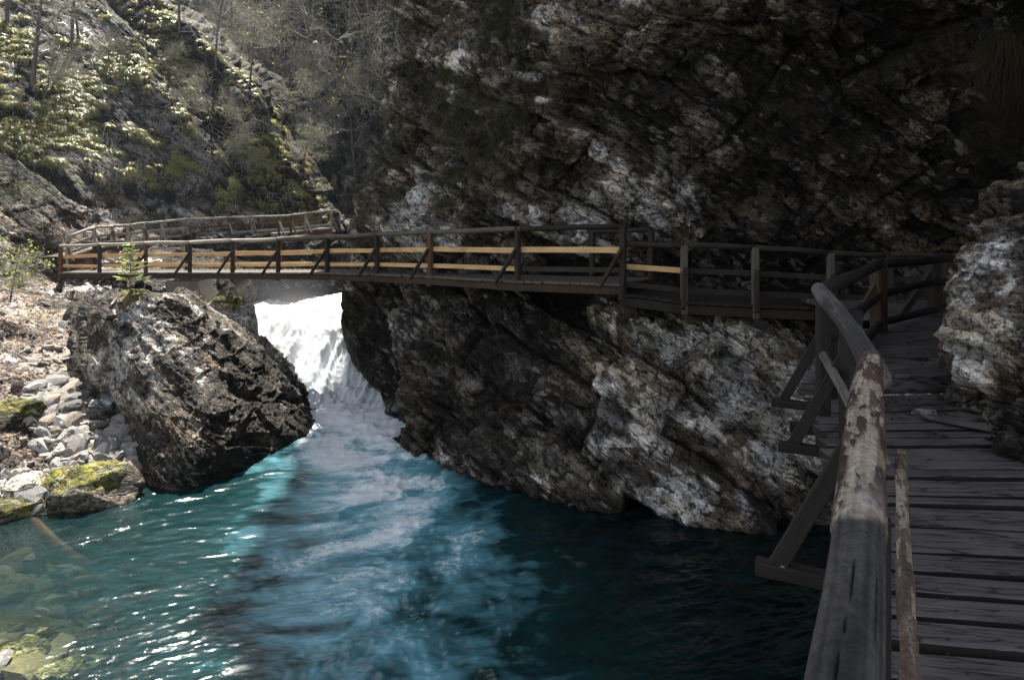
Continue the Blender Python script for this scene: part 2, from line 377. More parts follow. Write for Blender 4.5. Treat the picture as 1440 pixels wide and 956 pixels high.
# ------------------------------------------------------------------ timber builder
class MB:
    def __init__(s): s.V = []; s.F = []; s.G = []
    def beam(s, p0, p1, w_, h_, up=(0, 0, 1), ch=0.12, seg=1, wob=0.0, skew=0.0):
        p0 = np.array(p0, float); p1 = np.array(p1, float); a = p1 - p0; L = np.linalg.norm(a); a /= L
        up = np.array(up, float)
        if abs(a @ up) > .95: up = np.array([1., 0, 0]) if abs(a[0]) < .5 else np.array([0, 1., 0])
        sx = np.cross(a, up); sx /= np.linalg.norm(sx); sz = np.cross(sx, a)
        c = min(w_, h_) * ch; W, H = w_ / 2, h_ / 2
        sec = [(-W + c, -H), (W - c, -H), (W, -H + c), (W, H - c), (W - c, H), (-W + c, H), (-W, H - c), (-W, -H + c)]
        b = len(s.V); off = random.random() * 50; n = seg + 1
        ph = [random.uniform(-1, 1) for _ in range(4)]
        for i in range(n):
            t = i / seg; q = p0 + a * L * t
            if wob: q = q + sx * wob * math.sin(t * 5 * ph[0] + ph[1] * 3) + sz * wob * math.sin(t * 4 * ph[2] + ph[3] * 3)
            for (x, z) in sec:
                s.V.append(q + sx * x + sz * z); s.G.append((L * t + off, x + off * .7, z + off * 1.3))
        for i in range(seg):
            for k in range(8):
                s.F.append([b + i * 8 + k, b + i * 8 + (k + 1) % 8, b + (i + 1) * 8 + (k + 1) % 8, b + (i + 1) * 8 + k])
        s.F.append([b + k for k in range(7, -1, -1)]); s.F.append([b + seg * 8 + k for k in range(8)])
    def log(s, p0, p1, r0, r1, sides=12, seg=6, wob=.015):
        p0 = np.array(p0, float); p1 = np.array(p1, float); a = p1 - p0; L = np.linalg.norm(a); a /= L
        up = np.array([0, 0, 1.]) if abs(a[2]) < .9 else np.array([1., 0, 0])
        sx = np.cross(a, up); sx /= np.linalg.norm(sx); sz = np.cross(sx, a)
        b = len(s.V); off = random.random() * 50; ph = [random.uniform(-1, 1) for _ in range(6)]
        for i in range(seg + 1):
            t = i / seg; e = math.sin(math.pi * t)
            q = p0 + a * L * t + sx * wob * e * math.sin(t * 6 * ph[0] + ph[1] * 3) + sz * wob * e * math.sin(t * 6 * ph[2] + ph[3] * 3)
            r = (r0 * (1 - t) + r1 * t) * (1 + .05 * math.sin(t * 17 * ph[4] + ph[5] * 5))
            for k in range(sides):
                th = 2 * math.pi * k / sides; rr = r * (1 + .05 * math.sin(2 * th + ph[1] * 5) + .02 * math.sin(5 * th + t * 3))
                s.V.append(q + sx * math.cos(th) * rr + sz * math.sin(th) * rr)
                s.G.append((L * t + off, math.cos(th) * r + off, math.sin(th) * r))
        for i in range(seg):
            for k in range(sides):
                s.F.append([b + i * sides + k, b + i * sides + (k + 1) % sides, b + (i + 1) * sides + (k + 1) % sides, b + (i + 1) * sides + k])
        s.F.append([b + k for k in range(sides - 1, -1, -1)]); s.F.append([b + seg * sides + k for k in range(sides)])
    def build(s, name, mat, parent=None, smooth=False):
        me = mesh(name, np.array(s.V), s.F, mat, smooth, {'g': np.array(s.G)})
        return link(name, me, parent)

def beam(name, mat, parent, *a, **k): m = MB(); m.beam(*a, **k); return m.build(name, mat, parent)
def log(name, mat, parent, *a, **k): m = MB(); m.log(*a, **k); return m.build(name, mat, parent, True)

# ================================================================== SETTING
SHEETS = {}
def rock_sheet(name, rows, nu, nv, wu, wv, bed, big=1., blk=1., size=1., fine=1., coarse=1., s=0, cov=0., warm=0., moss=0., mat=None, colf=None, fade=None, label=None, cat=None, kind='structure', sc=1.0):
    G, E = sheet_grid(rows, nu, nv, wu, wv)
    N = normals(G); P = G.reshape(-1, 3); Nf = N.reshape(-1, 3)
    d, tone, cr = rock(P, bed, big, s, blk, size, fine, coarse)
    Q = P + Nf * d[:, None]
    Ng = normals(Q.reshape(nv, nu, 3)).reshape(-1, 3)
    c = colf(Q, Ng, tone, E.ravel()) if colf else rock_col(Q, tone, cov + E.ravel(), s, sc, warm)
    if moss:
        mm = sst(Ng[:, 2] + 0.5 * fbm(Q * 1.3, 4, s + 200), 0.75 - moss, 1.05 - moss)
        mc = mixc((0.10, 0.105, 0.018), (0.20, 0.19, 0.03), sst(fbm(Q * 5, 2, s + 210), -.3, .4))
        c = c * (1 - mm[:, None]) + mc * mm[:, None]
    me = mesh(name, Q, gridfaces(nv, nu), mat or M_ROCK, True, {'col': c})
    o = link(name, me); tag(o, label, cat, None, kind)
    SHEETS[name] = (Q, Ng, tone)
    return o

# ---- the great cliff on the right, from the water to far above the picture
def CR(py, sil, ds, cov, wrap=27):
    px = [sil + 90, sil, 620, 720, 830, 940, 1060, 1180, 1300, 1440, 1750, 2600]
    r = [(px[0], wrap, cov[0])]
    for i in range(11): r.append((px[i + 1], ds[i], cov[min(i, len(cov) - 1)]))
    return (py, r)
#                  sil   620   720   830   940  1060  1180  1300  1440  1750  2600
cliff_rows = [
 CR(-1500, 300, [12.0, 11.0, 10.0, 9.5, 9.0, 8.5, 8.0, 7.5, 7.0, 6.0, 4.5], [0] * 11),  # unseen top rows, widened to the left to shade the deck and logs
 CR(-500, 480, [16.5, 15.8, 14.0, 12.6, 11.6, 10.8, 10.0, 9.4, 8.4, 7.0, 5.0], [0] * 11),
 CR(-100, 578, [18.5, 17.6, 15.6, 14.0, 12.8, 12.0, 11.2, 10.6, 9.4, 7.6, 5.4], [-0.10, -0.10, -0.10, 0.15, -0.04, -0.24, -0.34, -0.34, -0.49, -0.44, -0.44]),
 CR(30, 562, [19.3, 17.8, 15.6, 13.9, 12.8, 12.1, 11.5, 11.0, 9.9, 8.0, 5.6], [0.00, 0.00, -0.10, 0.20, 0.01, -0.24, -0.34, -0.34, -0.49, -0.44, -0.44]),
 CR(130, 545, [19.4, 17.6, 15.5, 14.0, 13.2, 12.9, 12.5, 12.0, 10.8, 8.6, 5.8], [0.00, -0.10, -0.15, 0.15, -0.12, -0.14, -0.34, -0.24, -0.49, -0.44, -0.44]),
 CR(220, 528, [19.4, 17.5, 15.4, 14.3, 13.7, 13.5, 13.3, 12.7, 11.6, 9.0, 6.0], [-0.10, -0.20, -0.20, -0.10, -0.14, -0.24, -0.29, -0.24, -0.44, -0.44, -0.44]),
 CR(290, 515, [19.6, 17.3, 15.3, 14.9, 14.2, 14.6, 14.0, 13.4, 12.2, 9.4, 6.2], [0.00, 0.10, 0.22, 0.10, 0.08, -0.20, 0.00, -0.00, -0.30, -0.30, -0.30]),
 CR(350, 505, [20.0, 17.4, 15.6, 15.1, 14.8, 14.6, 14.5, 13.9, 12.6, 9.8, 6.4], [0.00, 0.15, 0.25, 0.20, 0.00, -0.10, -0.20, -0.20, -0.30, -0.30, -0.30]),
 CR(398, 560, [19.5, 17.5, 16.0, 15.2, 14.9, 14.8, 14.7, 14.1, 12.9, 10.0, 6.6], [-0.10, -0.10, -0.30, -0.30, -0.20, -0.20, -0.30, -0.30, -0.30, -0.30, -0.30]),
 CR(440, 577, [18.5, 16.6, 14.9, 14.4, 14.1, 13.7, 14.3, 13.8, 12.8, 10.0, 6.8], [-0.20, -0.22, -0.40, -0.20, 0.10, 0.05, -0.30, -0.20, -0.30, -0.30, -0.30]),
 CR(500, 577, [17.4, 15.9, 14.4, 13.6, 13.2, 12.9, 13.4, 13.0, 12.0, 9.8, 7.0], [-0.20, -0.22, -0.25, 0.10, 0.40, 0.70, 0.50, -0.20, -0.30, -0.30, -0.30]),
 CR(570, 575, [16.6, 15.4, 14.0, 13.2, 12.7, 12.4, 12.3, 12.0, 11.2, 9.4, 7.0], [-0.20, -0.24, -0.30, -0.10, 0.25, 1.10, 1.30, 0.90, -0.30, -0.30, -0.30]),  # slab columns raised pale: light from the open sky put into the colour
 CR(640, 569, [15.9, 15.0, 13.8, 13.0, 12.5, 12.2, 12.0, 11.6, 10.8, 9.0, 7.0], [-0.30, -0.27, -0.35, -0.15, 0.00, 0.80, 1.30, 1.00, -0.30, -0.30, -0.30]),
 CR(700, 572, [15.3, 14.6, 13.6, 13.0, 12.6, 12.2, 11.9, 11.3, 10.4, 8.8, 7.0], [-0.40, -0.42, -0.45, -0.30, -0.10, 0.00, 0.30, 0.20, -0.30, -0.30, -0.30]),
 CR(770, 580, [15.0, 14.5, 13.7, 13.1, 12.7, 12.3, 12.0, 11.4, 10.4, 8.8, 7.0], [-.3] * 11),
 CR(900, 600, [14.9, 14.4, 13.7, 13.1, 12.7, 12.3, 12.0, 11.4, 10.4, 8.8, 7.0], [-.3] * 11),
]
BED = rotz_bed(33, 8)
rock_sheet('cliff', cliff_rows, 650, 640, [55, 55, 100, 110, 110, 120, 120, 120, 140, 60, 20],
           [30, 60, 110, 100, 90, 75, 65, 55, 50, 65, 75, 75, 65, 50, 10], BED, big=0.40, blk=1.25, coarse=1.4, s=3, cov=0.02, warm=0.03,
           label='high dark limestone cliff overhanging the river on the right')

# ---- rounded rock behind the corner of the cliff, beside the falls
rows = []
for py, sil, d, c in [(300, 490, 21.5, 0), (350, 480, 21.0, 0), (395, 476, 20.6, .05), (430, 474, 20.4, 0), (470, 476, 20.2, -.1), (510, 492, 19.9, -.25), (545, 520, 19.4, -.3), (575, 548, 19.0, -.3), (640, 560, 18.0, -.3)]:
    rows.append((py, [(sil + 30, d + 6, c), (sil, d + .8, c), (sil + 35, d, c), (sil + 80, d - .3, c), (sil + 140, d - .2, c), (sil + 200, d, c)]))
rock_sheet('river_cliff', rows, 175, 260, [34, 40, 45, 55, 60], [50, 45, 35, 40, 40, 35, 30, 60], rotz_bed(60, 20), big=0.35, blk=0.45, s=23, cov=-0.12, warm=.1, moss=.12,
           label='rounded dark rock face beside the waterfall under the footbridge')

# ---- left hillside: bank, path shelf and steep grassy slope
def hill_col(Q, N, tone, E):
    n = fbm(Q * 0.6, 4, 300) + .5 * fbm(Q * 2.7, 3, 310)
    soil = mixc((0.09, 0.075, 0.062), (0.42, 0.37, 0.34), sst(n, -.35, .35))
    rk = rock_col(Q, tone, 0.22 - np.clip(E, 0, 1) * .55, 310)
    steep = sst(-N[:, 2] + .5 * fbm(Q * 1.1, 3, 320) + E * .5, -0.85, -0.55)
    c = soil * (1 - steep[:, None]) + rk * steep[:, None]
    lf = sst(worley(Q * 9, 330)[2], .82, .84) * (1 - steep)
    c = c * (1 - lf[:, None]) + np.array((0.30, .20, .14)) * lf[:, None]
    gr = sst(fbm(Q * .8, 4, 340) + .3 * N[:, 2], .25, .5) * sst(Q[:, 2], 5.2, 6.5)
    up_ = sst(Q[:, 2], 4.6, 6.5)[:, None]; c = c * (1 - up_ * .72) + np.array((.02, .016, .014)) * up_ * .3  # upper slope darkened: dark ground, plus the hollow's shade put into the colour
    return c * (1 - .6 * gr[:, None]) + np.array((.09, .10, .03)) * .6 * gr[:, None]
hrows = [
 (-80, [(-500, 42), (-100, 46), (0, 48), (60, 49), (95, 50), (120, 50), (165, 60)]),
 (-30, [(-500, 33), (-100, 36), (0, 38), (60, 39), (100, 40), (130, 41), (170, 52)]),
 (60, [(-500, 28), (-100, 31), (30, 33.5), (100, 35), (150, 36.5), (190, 37.5), (230, 48)]),
 (140, [(-500, 24), (-100, 27.5), (50, 30.5), (130, 32.5), (200, 34.5), (255, 36), (295, 46)]),
 (215, [(-500, 21), (-100, 24.5), (60, 27.8), (160, 30.8), (240, 33.8), (310, 35.7), (350, 46)]),
 (270, [(-500, 19), (-100, 22.5), (60, 26.2), (170, 30.4), (260, 33.4), (345, 35.8), (385, 46)]),
 (312, [(-500, 17.5), (-100, 21.2), (60, 25.2), (170, 29.9), (270, 33.2), (385, 36.9), (430, 46)]),
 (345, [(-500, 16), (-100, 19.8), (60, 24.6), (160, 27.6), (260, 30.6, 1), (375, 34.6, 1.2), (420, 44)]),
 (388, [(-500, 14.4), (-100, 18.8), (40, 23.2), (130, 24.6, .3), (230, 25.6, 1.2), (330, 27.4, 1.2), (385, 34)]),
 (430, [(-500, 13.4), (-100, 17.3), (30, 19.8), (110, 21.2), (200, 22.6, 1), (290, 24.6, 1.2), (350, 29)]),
 (480, [(-500, 12.4), (-100, 15.7), (20, 17.3), (90, 18.4), (170, 19.9), (240, 21), (290, 24)]),
 (530, [(-500, 12.0), (-100, 15), (20, 15.9), (80, 16.6), (150, 17.4), (220, 18.5), (270, 21)]),
 (580, [(-500, 11.6), (-100, 14.0), (20, 14.8), (80, 15.3), (150, 15.8), (210, 16.8), (260, 19)]),
 (640, [(-500, 11.2), (-100, 13.0), (20, 13.6), (80, 14.0), (150, 14.3), (210, 14.8), (260, 17)]),
 (700, [(-500, 11.0), (-100, 12.5), (10, 12.9), (70, 13.1), (140, 13.3), (200, 13.5), (250, 15)]),
 (750, [(-500, 10.8), (-100, 12.2), (10, 12.4), (70, 12.5), (140, 12.6), (200, 12.7), (250, 13.4)]),
 (860, [(-500, 10.0), (-100, 12.0), (10, 12.1), (70, 12.1), (140, 12.1), (200, 12.1), (250, 12.2)]),
]
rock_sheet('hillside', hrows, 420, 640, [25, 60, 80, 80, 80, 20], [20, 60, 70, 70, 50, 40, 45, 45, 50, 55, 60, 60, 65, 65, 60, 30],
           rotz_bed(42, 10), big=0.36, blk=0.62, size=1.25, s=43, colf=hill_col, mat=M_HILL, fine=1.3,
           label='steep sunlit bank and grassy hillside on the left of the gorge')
# second rib of the hill behind the first
rrows = []
for py, sil, d in [(-90, 195, 50), (-50, 202, 46), (10, 232, 42.5), (60, 300, 41.5), (110, 350, 41), (160, 378, 40), (215, 413, 39.5), (260, 432, 39), (290, 440, 38.5), (330, 458, 38), (400, 470, 37)]:
    rrows.append((py, [(sil - 330, d - 9, 0), (sil - 200, d - 5, 0), (sil - 110, d - 2.5, .3), (sil - 45, d - 1, .3), (sil, d, .0), (sil + 25, d + 9, 0)]))
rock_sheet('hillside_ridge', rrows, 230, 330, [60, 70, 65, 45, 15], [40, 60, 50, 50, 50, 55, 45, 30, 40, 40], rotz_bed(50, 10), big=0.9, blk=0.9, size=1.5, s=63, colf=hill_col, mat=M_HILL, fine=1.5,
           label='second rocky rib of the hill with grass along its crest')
# far wall of the gorge upstream
def far_col(Q, N, tone, E):
    c = rock_col(Q, tone, -0.05 + E, 410, 2.5)
    g = sst(fbm(Q * .22, 4, 420), -.05, .35) * sst(Q[:, 2], 9, 15)
    return c * (1 - .7 * g[:, None]) + np.array((.035, .040, .022)) * .7 * g[:, None]
frows = []
for py, d, c in [(-110, 70, 0), (-50, 68, 0), (0, 64, 0), (100, 60, .05), (200, 57, .2), (270, 55, .0), (330, 50, -.1), (400, 44, -.1), (450, 42, -.1)]:
    frows.append((py, [(60, d - 6, c), (200, d, c), (330, d + 2, c), (430, d + 3, c), (500, d - 1, c), (560, d - 7, c), (640, d - 16, c), (760, d - 26, c)]))
rock_sheet('gorge_wall', frows, 300, 300, [50, 70, 80, 70, 60, 60, 20], [40, 60, 60, 60, 60, 50, 60, 40], rotz_bed(70, 0), big=1.8, blk=2.2, size=3, s=83, colf=far_col, fine=2.5, mat=M_ROCK_FAR,
           label='far wall of the gorge in bluish shade upstream')
# low rock under the far walkway and behind the crest of the falls
lrows = []
for py, dd in [(330, 1.3), (338, 1.0), (352, .7), (375, .4), (400, 0), (425, -.2), (450, -.8), (500, -1.2)]:
    lrows.append((py, [(180, 29 + dd), (260, 30 + dd), (340, 30.5 + dd), (410, 31 + dd), (470, 31.5 + dd), (530, 31 + dd), (620, 30 + dd)]))
rock_sheet('gorge_bank', lrows, 230, 130, [50, 60, 60, 60, 60, 40], [15, 18, 24, 26, 26, 24, 20], rotz_bed(-38, 0), big=.2, blk=.45, s=103, cov=-.8,
           label='dark bedded rock face behind the crest of the waterfall')
# unseen right gorge side above the picture, edge shaped to cast the pool's shadow
urows = []
for py, sil, d in [(-1300, 325, 44), (-1000, 340, 44), (-730, 358, 44), (-420, 410, 44), (-330, 435, 44), (-230, 470, 43), (-120, 520, 42), (-20, 585, 40), (60, 640, 37), (300, 680, 36)]:
    urows.append((py, [(sil + 60, d + 14, 0), (sil, d, 0), (sil + 160, d - 5, 0), (sil + 420, d - 9, 0), (sil + 900, d - 12, 0)]))
rock_sheet('shade_cliff', urows, 110, 120, [10, 30, 30, 30], [20] * 9, rotz_bed(33, 0), big=.8, blk=1, size=3, s=123, cov=-.1,
           label='unseen right gorge side above the picture, shaped to shade the pool and falls')

# ---- buttress beside the boardwalk on the right edge
brow = []
for py, sil, d, c in [(150, 1500, 7.6, -.3), (205, 1462, 7.2, -.2), (243, 1432, 6.9, .0), (275, 1396, 6.7, .05), (330, 1362, 6.5, .1), (385, 1346, 6.35, .32), (440, 1336, 6.2, .30), (500, 1322, 6.05, .26), (550, 1312, 5.9, .1), (585, 1318, 5.75, .0), (640, 1322, 5.5, -.1), (720, 1330, 5.3, -.2)]:
    brow.append((py, [(sil + 45, d + 3.2, c), (sil, d + .35, c), (sil + 22, d - .05, c + .12), (sil + 60, d - .3, c - .12), (sil + 110, d - .6, c - .4), (sil + 200, d - 1.0, c - .45), (sil + 420, d - 1.9, c)]))
rock_sheet('rock_buttress', brow, 300, 420, [12, 25, 45, 55, 60, 30], [20, 35, 40, 55, 55, 55, 60, 50, 40, 40, 10], rotz_bed(15, 30), big=0.16, blk=1.15, size=.45, s=143, cov=-0.06, fine=.5, warm=.0, sc=.5, mat=M_ROCK_BUT,
           label='craggy pale and black rock standing beside the boardwalk at the right edge')

# ---- outcrop in the stream on the left
def outcrop_col(Q, N, tone, E):
    c = rock_col(Q, tone, -0.08 + E, 510, .8, .08)
    mm = sst(N[:, 2] + .7 * fbm(Q * 1.6, 4, 520) + .25 * sst(Q[:, 0], -8, -6), .66, .95)
    mc = mixc((0.10, 0.105, 0.018), (0.24, 0.20, 0.035), sst(fbm(Q * 5, 2, 530), -.3, .4))
    return c * (1 - mm[:, None]) + mc * mm[:, None]
orows = [  # third value darkens the right half, its shade put into the colour
 (412, [(252, 22, 0), (240, 18.0, 0), (226, 17.5, 0), (212, 17.2, 0), (190, 17.4, 0), (176, 18.3, 0), (115, 22.3, 0)]),
 (422, [(275, 22, .3), (262, 18.1, .3), (240, 17.3, .1), (212, 17.0, .1), (182, 17.0, .1), (165, 17.8, .1), (100, 22.3, 0)]),
 (442, [(310, 22.5, .4), (288, 18.3, .4), (258, 17.0, -.2), (215, 16.6, .1), (178, 16.7, .25), (150, 17.6, .2), (80, 21.8, 0)]),
 (475, [(365, 23, .3), (336, 18.6, .3), (290, 16.9, -.25), (235, 16.1, .0), (178, 16.3, .25), (140, 17.3, .2), (65, 20.3, 0)]),
 (515, [(415, 22.5, .1), (380, 18.6, .1), (335, 16.8, -.2), (260, 15.5, .0), (190, 15.6, .3), (130, 16.5, .3), (55, 19.1, 0)]),
 (550, [(440, 21.5, -.2), (412, 18.3, -.2), (360, 16.6, -.3), (290, 15.2, -.1), (220, 15.0, .2), (160, 15.8, .3), (80, 18.1, 0)]),
 (585, [(460, 21, -.3), (436, 18.0, -.3), (380, 16.3, -.35), (310, 14.8, -.2), (250, 14.4, .2), (205, 14.9, .3), (125, 17.3, 0)]),
 (612, [(470, 21, -.3), (447, 17.4, -.3), (390, 15.9, -.4), (320, 14.6, -.3), (262, 14.1, .15), (220, 14.4, .1), (140, 16.3, 0)]),
 (645, [(460, 21, -.3), (420, 16.4, -.3), (370, 15.3, -.4), (315, 14.3, -.35), (268, 13.8, .0), (225, 13.9, .0), (150, 15.8, 0)]),
 (685, [(440, 20, -.3), (390, 15.6, -.3), (345, 14.6, -.3), (300, 13.9, -.3), (260, 13.6, -.1), (222, 13.6, -.1), (150, 15.3, 0)]),
 (740, [(440, 20, -.3), (390, 15.3, -.3), (345, 14.4, -.3), (300, 13.8, -.3), (260, 13.5, -.1), (222, 13.5, -.1), (150, 15.3, 0)]),
]
o = rock_sheet('rock_outcrop', orows, 330, 330, [42, 55, 70, 70, 60, 25], [16, 36, 44, 44, 40, 40, 34, 34, 40, 20], rotz_bed(31, 6), big=0.16, blk=.85, size=.55, fine=.5, coarse=.5, s=163, colf=outcrop_col, mat=M_ROCK_OUT,
           label='big layered dark rock outcrop with mossy ledges jutting into the river on the left', cat='rock outcrop', kind=None)

# ---- riverbed
def bed_z(X, Y):
    # deep channel, shallow towards the near left corner and the left shore
    shore = sst(X, -5.2, -9.5)
    return 0
nx, ny = 340, 300
xs = np.linspace(-16, 14, nx); ys = np.linspace(2, 24, ny); XX, YY = np.meshgrid(xs, ys)
def bedz(X, Y):
    l = sst(-X - 0.30 * (13.5 - Y) * 0, 4.6, 8.8) * sst(Y, 16.5, 12.0) + 0.0
    c = np.exp(-(((X + 6.2) / 1.7) ** 2 + ((Y - 8.2) / 1.6) ** 2))
    z = -1.9 + 1.35 * l + 1.6 * c * (1 - .6 * l)
    return np.minimum(z, -0.22)
Pb = np.stack([XX.ravel(), YY.ravel(), bedz(XX, YY).ravel()], 1)
f1, f2, wi, _ = worley(Pb * np.array([1.6, 1.6, 0]) + .5, 600); g1, g2, gi, _ = worley(Pb * np.array([4, 4, 0]) + .5, 610)
Pb[:, 2] += 0.12 * (1 - f1 * 1.3) * (wi > .5) + .07 * (1 - g1) * gi + .05 * fbm(Pb * 3, 3, 640)
cb = mixc((0.06, 0.06, 0.035), (0.30, 0.27, 0.16), np.clip(wi * .35 + gi * .7 + .25 * fbm(Pb * 2, 3, 650), 0, 1)) * (0.7 + .4 * fbm(Pb * 4, 3, 620)[:, None])
link('riverbed', mesh('riverbed', Pb, gridfaces(ny, nx, True), M_STONE, True, {'col': cb}))['kind'] = 'structure'
SHEETS['riverbed'] = (Pb, np.tile([0, 0, 1.], (len(Pb), 1)), None)
gp = np.array([[-260, -160, -2.4], [260, -160, -2.4], [260, 360, -2.4], [-260, 360, -2.4]])
link('ground', mesh('ground', gp, [[0, 1, 2, 3]], M_GROUND, False, {'col': np.tile((.10, .09, .07), (4, 1))}))['kind'] = 'structure'

# ---- the river, pool and falls in one sheet
pyv = np.concatenate([np.linspace(1150, 560, 520), np.linspace(559, 500, 20)])
Yw = np.concatenate([5280 / (pyv[:520] - 300), np.linspace(20.35, 31.5, 300)])
nW = len(Yw); nXw = 620
t = np.linspace(0, 1, nXw); pxs = -120 + t * 1420
XX = (pxs[None, :] - 720) / F * Yw[:, None]; YY = np.repeat(Yw[:, None], nXw, 1)
X = XX.ravel(); Y = YY.ravel(); Z0 = X * 0
Pw = np.stack([X, Y, Z0], 1)
lip = 25.0 + .25 * np.sin(X * 1.3) + .6 * fbm(Pw * .5, 2, 700)
fallt = sst(Y, 19.6, 25.0)
fall = (1.85 + .035 * np.clip(X + 8.5, -1.5, 3) + .30 * fbm(np.stack([X * .8, Z0, Z0], 1), 3, 701)) * np.where(fallt > 0, fallt ** 0.85, 0) * 1.0
infall = sst(Y, 19.0, 20.6)
# flow runs from the falls towards the camera and the right
ang = math.radians(18); U = X * math.cos(ang) + Y * math.sin(ang); Vv = -X * math.sin(ang) + Y * math.cos(ang)
wp = np.stack([fbm(Pw * .35, 3, 710), fbm(Pw * .35, 3, 720), Z0], 1)
amp = 0.35 + 0.65 * sst(Y, 9, 17)
q1 = np.stack([U * .9, Vv * 1.9, Z0], 1) + wp * 1.4
q2 = np.stack([U * 2.6, Vv * 5.2, Z0 + 3], 1) + wp * 3
q3 = np.stack([U * 7, Vv * 13, Z0 + 5], 1) + wp * 6
calm = sst(X + .12 * (Y - 8), -3.2, -1.2); amp = amp * (.28 + .72 * np.maximum(calm, sst(Y, 15, 19)))
wv_ = 0.11 * ridge(q1, 2, 730) * amp + 0.06 * ridge(q2, 3, 740) * amp + (.006 + 0.009 * calm) * fbm(q3, 3, 750)
fq = np.stack([X * 2.2, Y * .55, Z0], 1) + wp * 1.2
bl, bl2, bi, _ = worley(np.stack([X * 1.1, Y * .8, Z0], 1) + wp * 2, 760)
fz = 0.05 * fbm(np.stack([X * 11, Y * 7, Z0], 1), 3, 785) + 0.30 * fbm(np.stack([X * .9, Y * .8, Z0], 1) + wp * 2, 3, 765) + 0.20 * ridge(fq, 3, 770) + .10 * ridge(fq * np.array([2.7, 1.4, 1]), 3, 775) + .10 * ridge(np.stack([X * 5.5, Y * .9, Z0], 1) + wp * 1.5, 3, 776) + .11 * fbm(np.stack([X * 6, Y * 1.7, Z0], 1), 4, 780, .7)
zz = fall + wv_ * (1 - infall) + infall * fz * np.where(Y > 25.5, .45, 1.0) - infall * .12
Pw[:, 2] = zz
# plume of white water below the falls
cx = np.interp(Y, [6, 8, 10, 12, 14, 16, 18, 20, 26], [-.3, -1.0, -1.7, -2.4, -3.0, -3.7, -4.4, -5.2, -7.6])
wd = np.interp(Y, [6, 10, 14, 18, 20, 26], [2.9, 2.7, 2.1, 1.8, 2.6, 9])
pl = np.exp(-((X - cx) / wd) ** 2) * (.42 + .58 * sst(Y, 8, 14.5)) * np.maximum(sst(X + 3.3 + .186 * (Y - 8) + .5 * fbm(Pw * .9, 2, 702), -1.3, .5), sst(Y, 15.5, 18))  # plume colour cut along the pool's cast shadow line, held back in the sun
aer = np.clip(pl + infall, 0, 1)
n1 = fbm(np.stack([U * 1.1, Vv * 2.0, Z0], 1) + wp * 3, 4, 790); r1 = ridge(np.stack([U * 1.5, Vv * 2.6, Z0], 1) + wp * 4, 5, 800)
r2 = ridge(np.stack([U * 4.5, Vv * 7, Z0], 1) + wp * 6, 4, 820)
patch = sst(.9 * aer + .5 * n1 + .25 * fbm(np.stack([U * .5, Vv * .8, Z0], 1), 2, 830), .45, 1.25)
fo = np.clip(patch * (.42 + .30 * sst(r1, .1, .75) + .30 * sst(r2, .15, .8)), 0, .9)
aer = np.clip(aer * (.75 + .5 * sst(n1, -.5, .5)) + .18 * patch * sst(r2, 0, .7), 0, 1)
cx2 = np.interp(Y, [7.5, 9, 10, 11.2, 12.5], [3.4, 2.0, 1.2, .6, -1]); st = np.exp(-((X - cx2 - .5 * fbm(Pw * 1.1, 3, 815)) / .30) ** 2) * sst(Y, 13, 11) * sst(fbm(Pw * 5, 4, 810, .65), -.1, .5) * .34
fo = np.maximum(fo, st)
fallf = 1 - .42 * sst(-fz, -.22, .02) * sst(Y, 18.5, 20.5)
aer = np.maximum(aer, .20 * sst(X, -1.5, -4.5) * sst(Y, 6, 8)); aer = np.maximum(aer, .58 * np.exp(-((X - cx + .7) / 2.2) ** 2) * (.75 + .5 * sst(n1, -.4, .4)))
foam = fallf * np.clip(np.maximum(fo, sst(Y + 1.6 * n1, 13.6, 20.0) * sst(np.abs(X - cx) - .35 * wd * n1, wd * 1.5, wd * .6)), 0, 1)
depth = np.clip(-bedz(X, Y), .1, 3) + np.where(Y > 17, 2, 0)
clear = np.exp(-np.maximum(depth - .2, 0) / .6) * (1 - foam) * (1 - sst(aer, .15, .5))
me = mesh('river', Pw, gridfaces(nW, nXw, True), None, True, {'foam': foam, 'aer': aer, 'clear': clear})
LACE = .5
m, n, p = new_mat('river_water'); L = n.links
me.materials.clear(); me.materials.append(m)
af = mk(n, 'ShaderNodeAttribute', attribute_name='foam'); aa = mk(n, 'ShaderNodeAttribute', attribute_name='aer'); ac = mk(n, 'ShaderNodeAttribute', attribute_name='clear')
geo = mk(n, 'ShaderNodeNewGeometry')
mp = mk(n, 'ShaderNodeMapping'); mp.inputs['Rotation'].default_value = (0, 0, -ang); mp.inputs['Scale'].default_value = (1, 1.9, 1); L.new(geo.outputs['Position'], mp.inputs[0])
na = mk(n, 'ShaderNodeTexNoise'); na.inputs['Scale'].default_value = 10; na.inputs['Detail'].default_value = 6; na.inputs['Roughness'].default_value = .62; na.inputs['Distortion'].default_value = .6
L.new(mp.outputs[0], na.inputs['Vector'])
nb = mk(n, 'ShaderNodeTexNoise'); nb.inputs['Scale'].default_value = 2.2; nb.inputs['Detail'].default_value = 4; L.new(mp.outputs[0], nb.inputs['Vector'])
rp = mk(n, 'ShaderNodeValToRGB'); e = rp.color_ramp.elements
e[0].position = 0; e[0].color = (.0015, .004, .004, 1); e[1].position = 1; e[1].color = (.42, .62, .70, 1)
x = e.new(.35); x.color = (.007, .034, .038, 1); x = e.new(.7); x.color = (.13, .33, .40, 1)
ad = mk(n, 'ShaderNodeMath', operation='MULTIPLY_ADD'); L.new(nb.outputs[0], ad.inputs[0]); ad.inputs[1].default_value = .5; L.new(aa.outputs['Fac'], ad.inputs[2])
sb = mk(n, 'ShaderNodeMath', operation='SUBTRACT'); L.new(ad.outputs[0], sb.inputs[0]); sb.inputs[1].default_value = .22
L.new(sb.outputs[0], rp.inputs[0])
lace = None
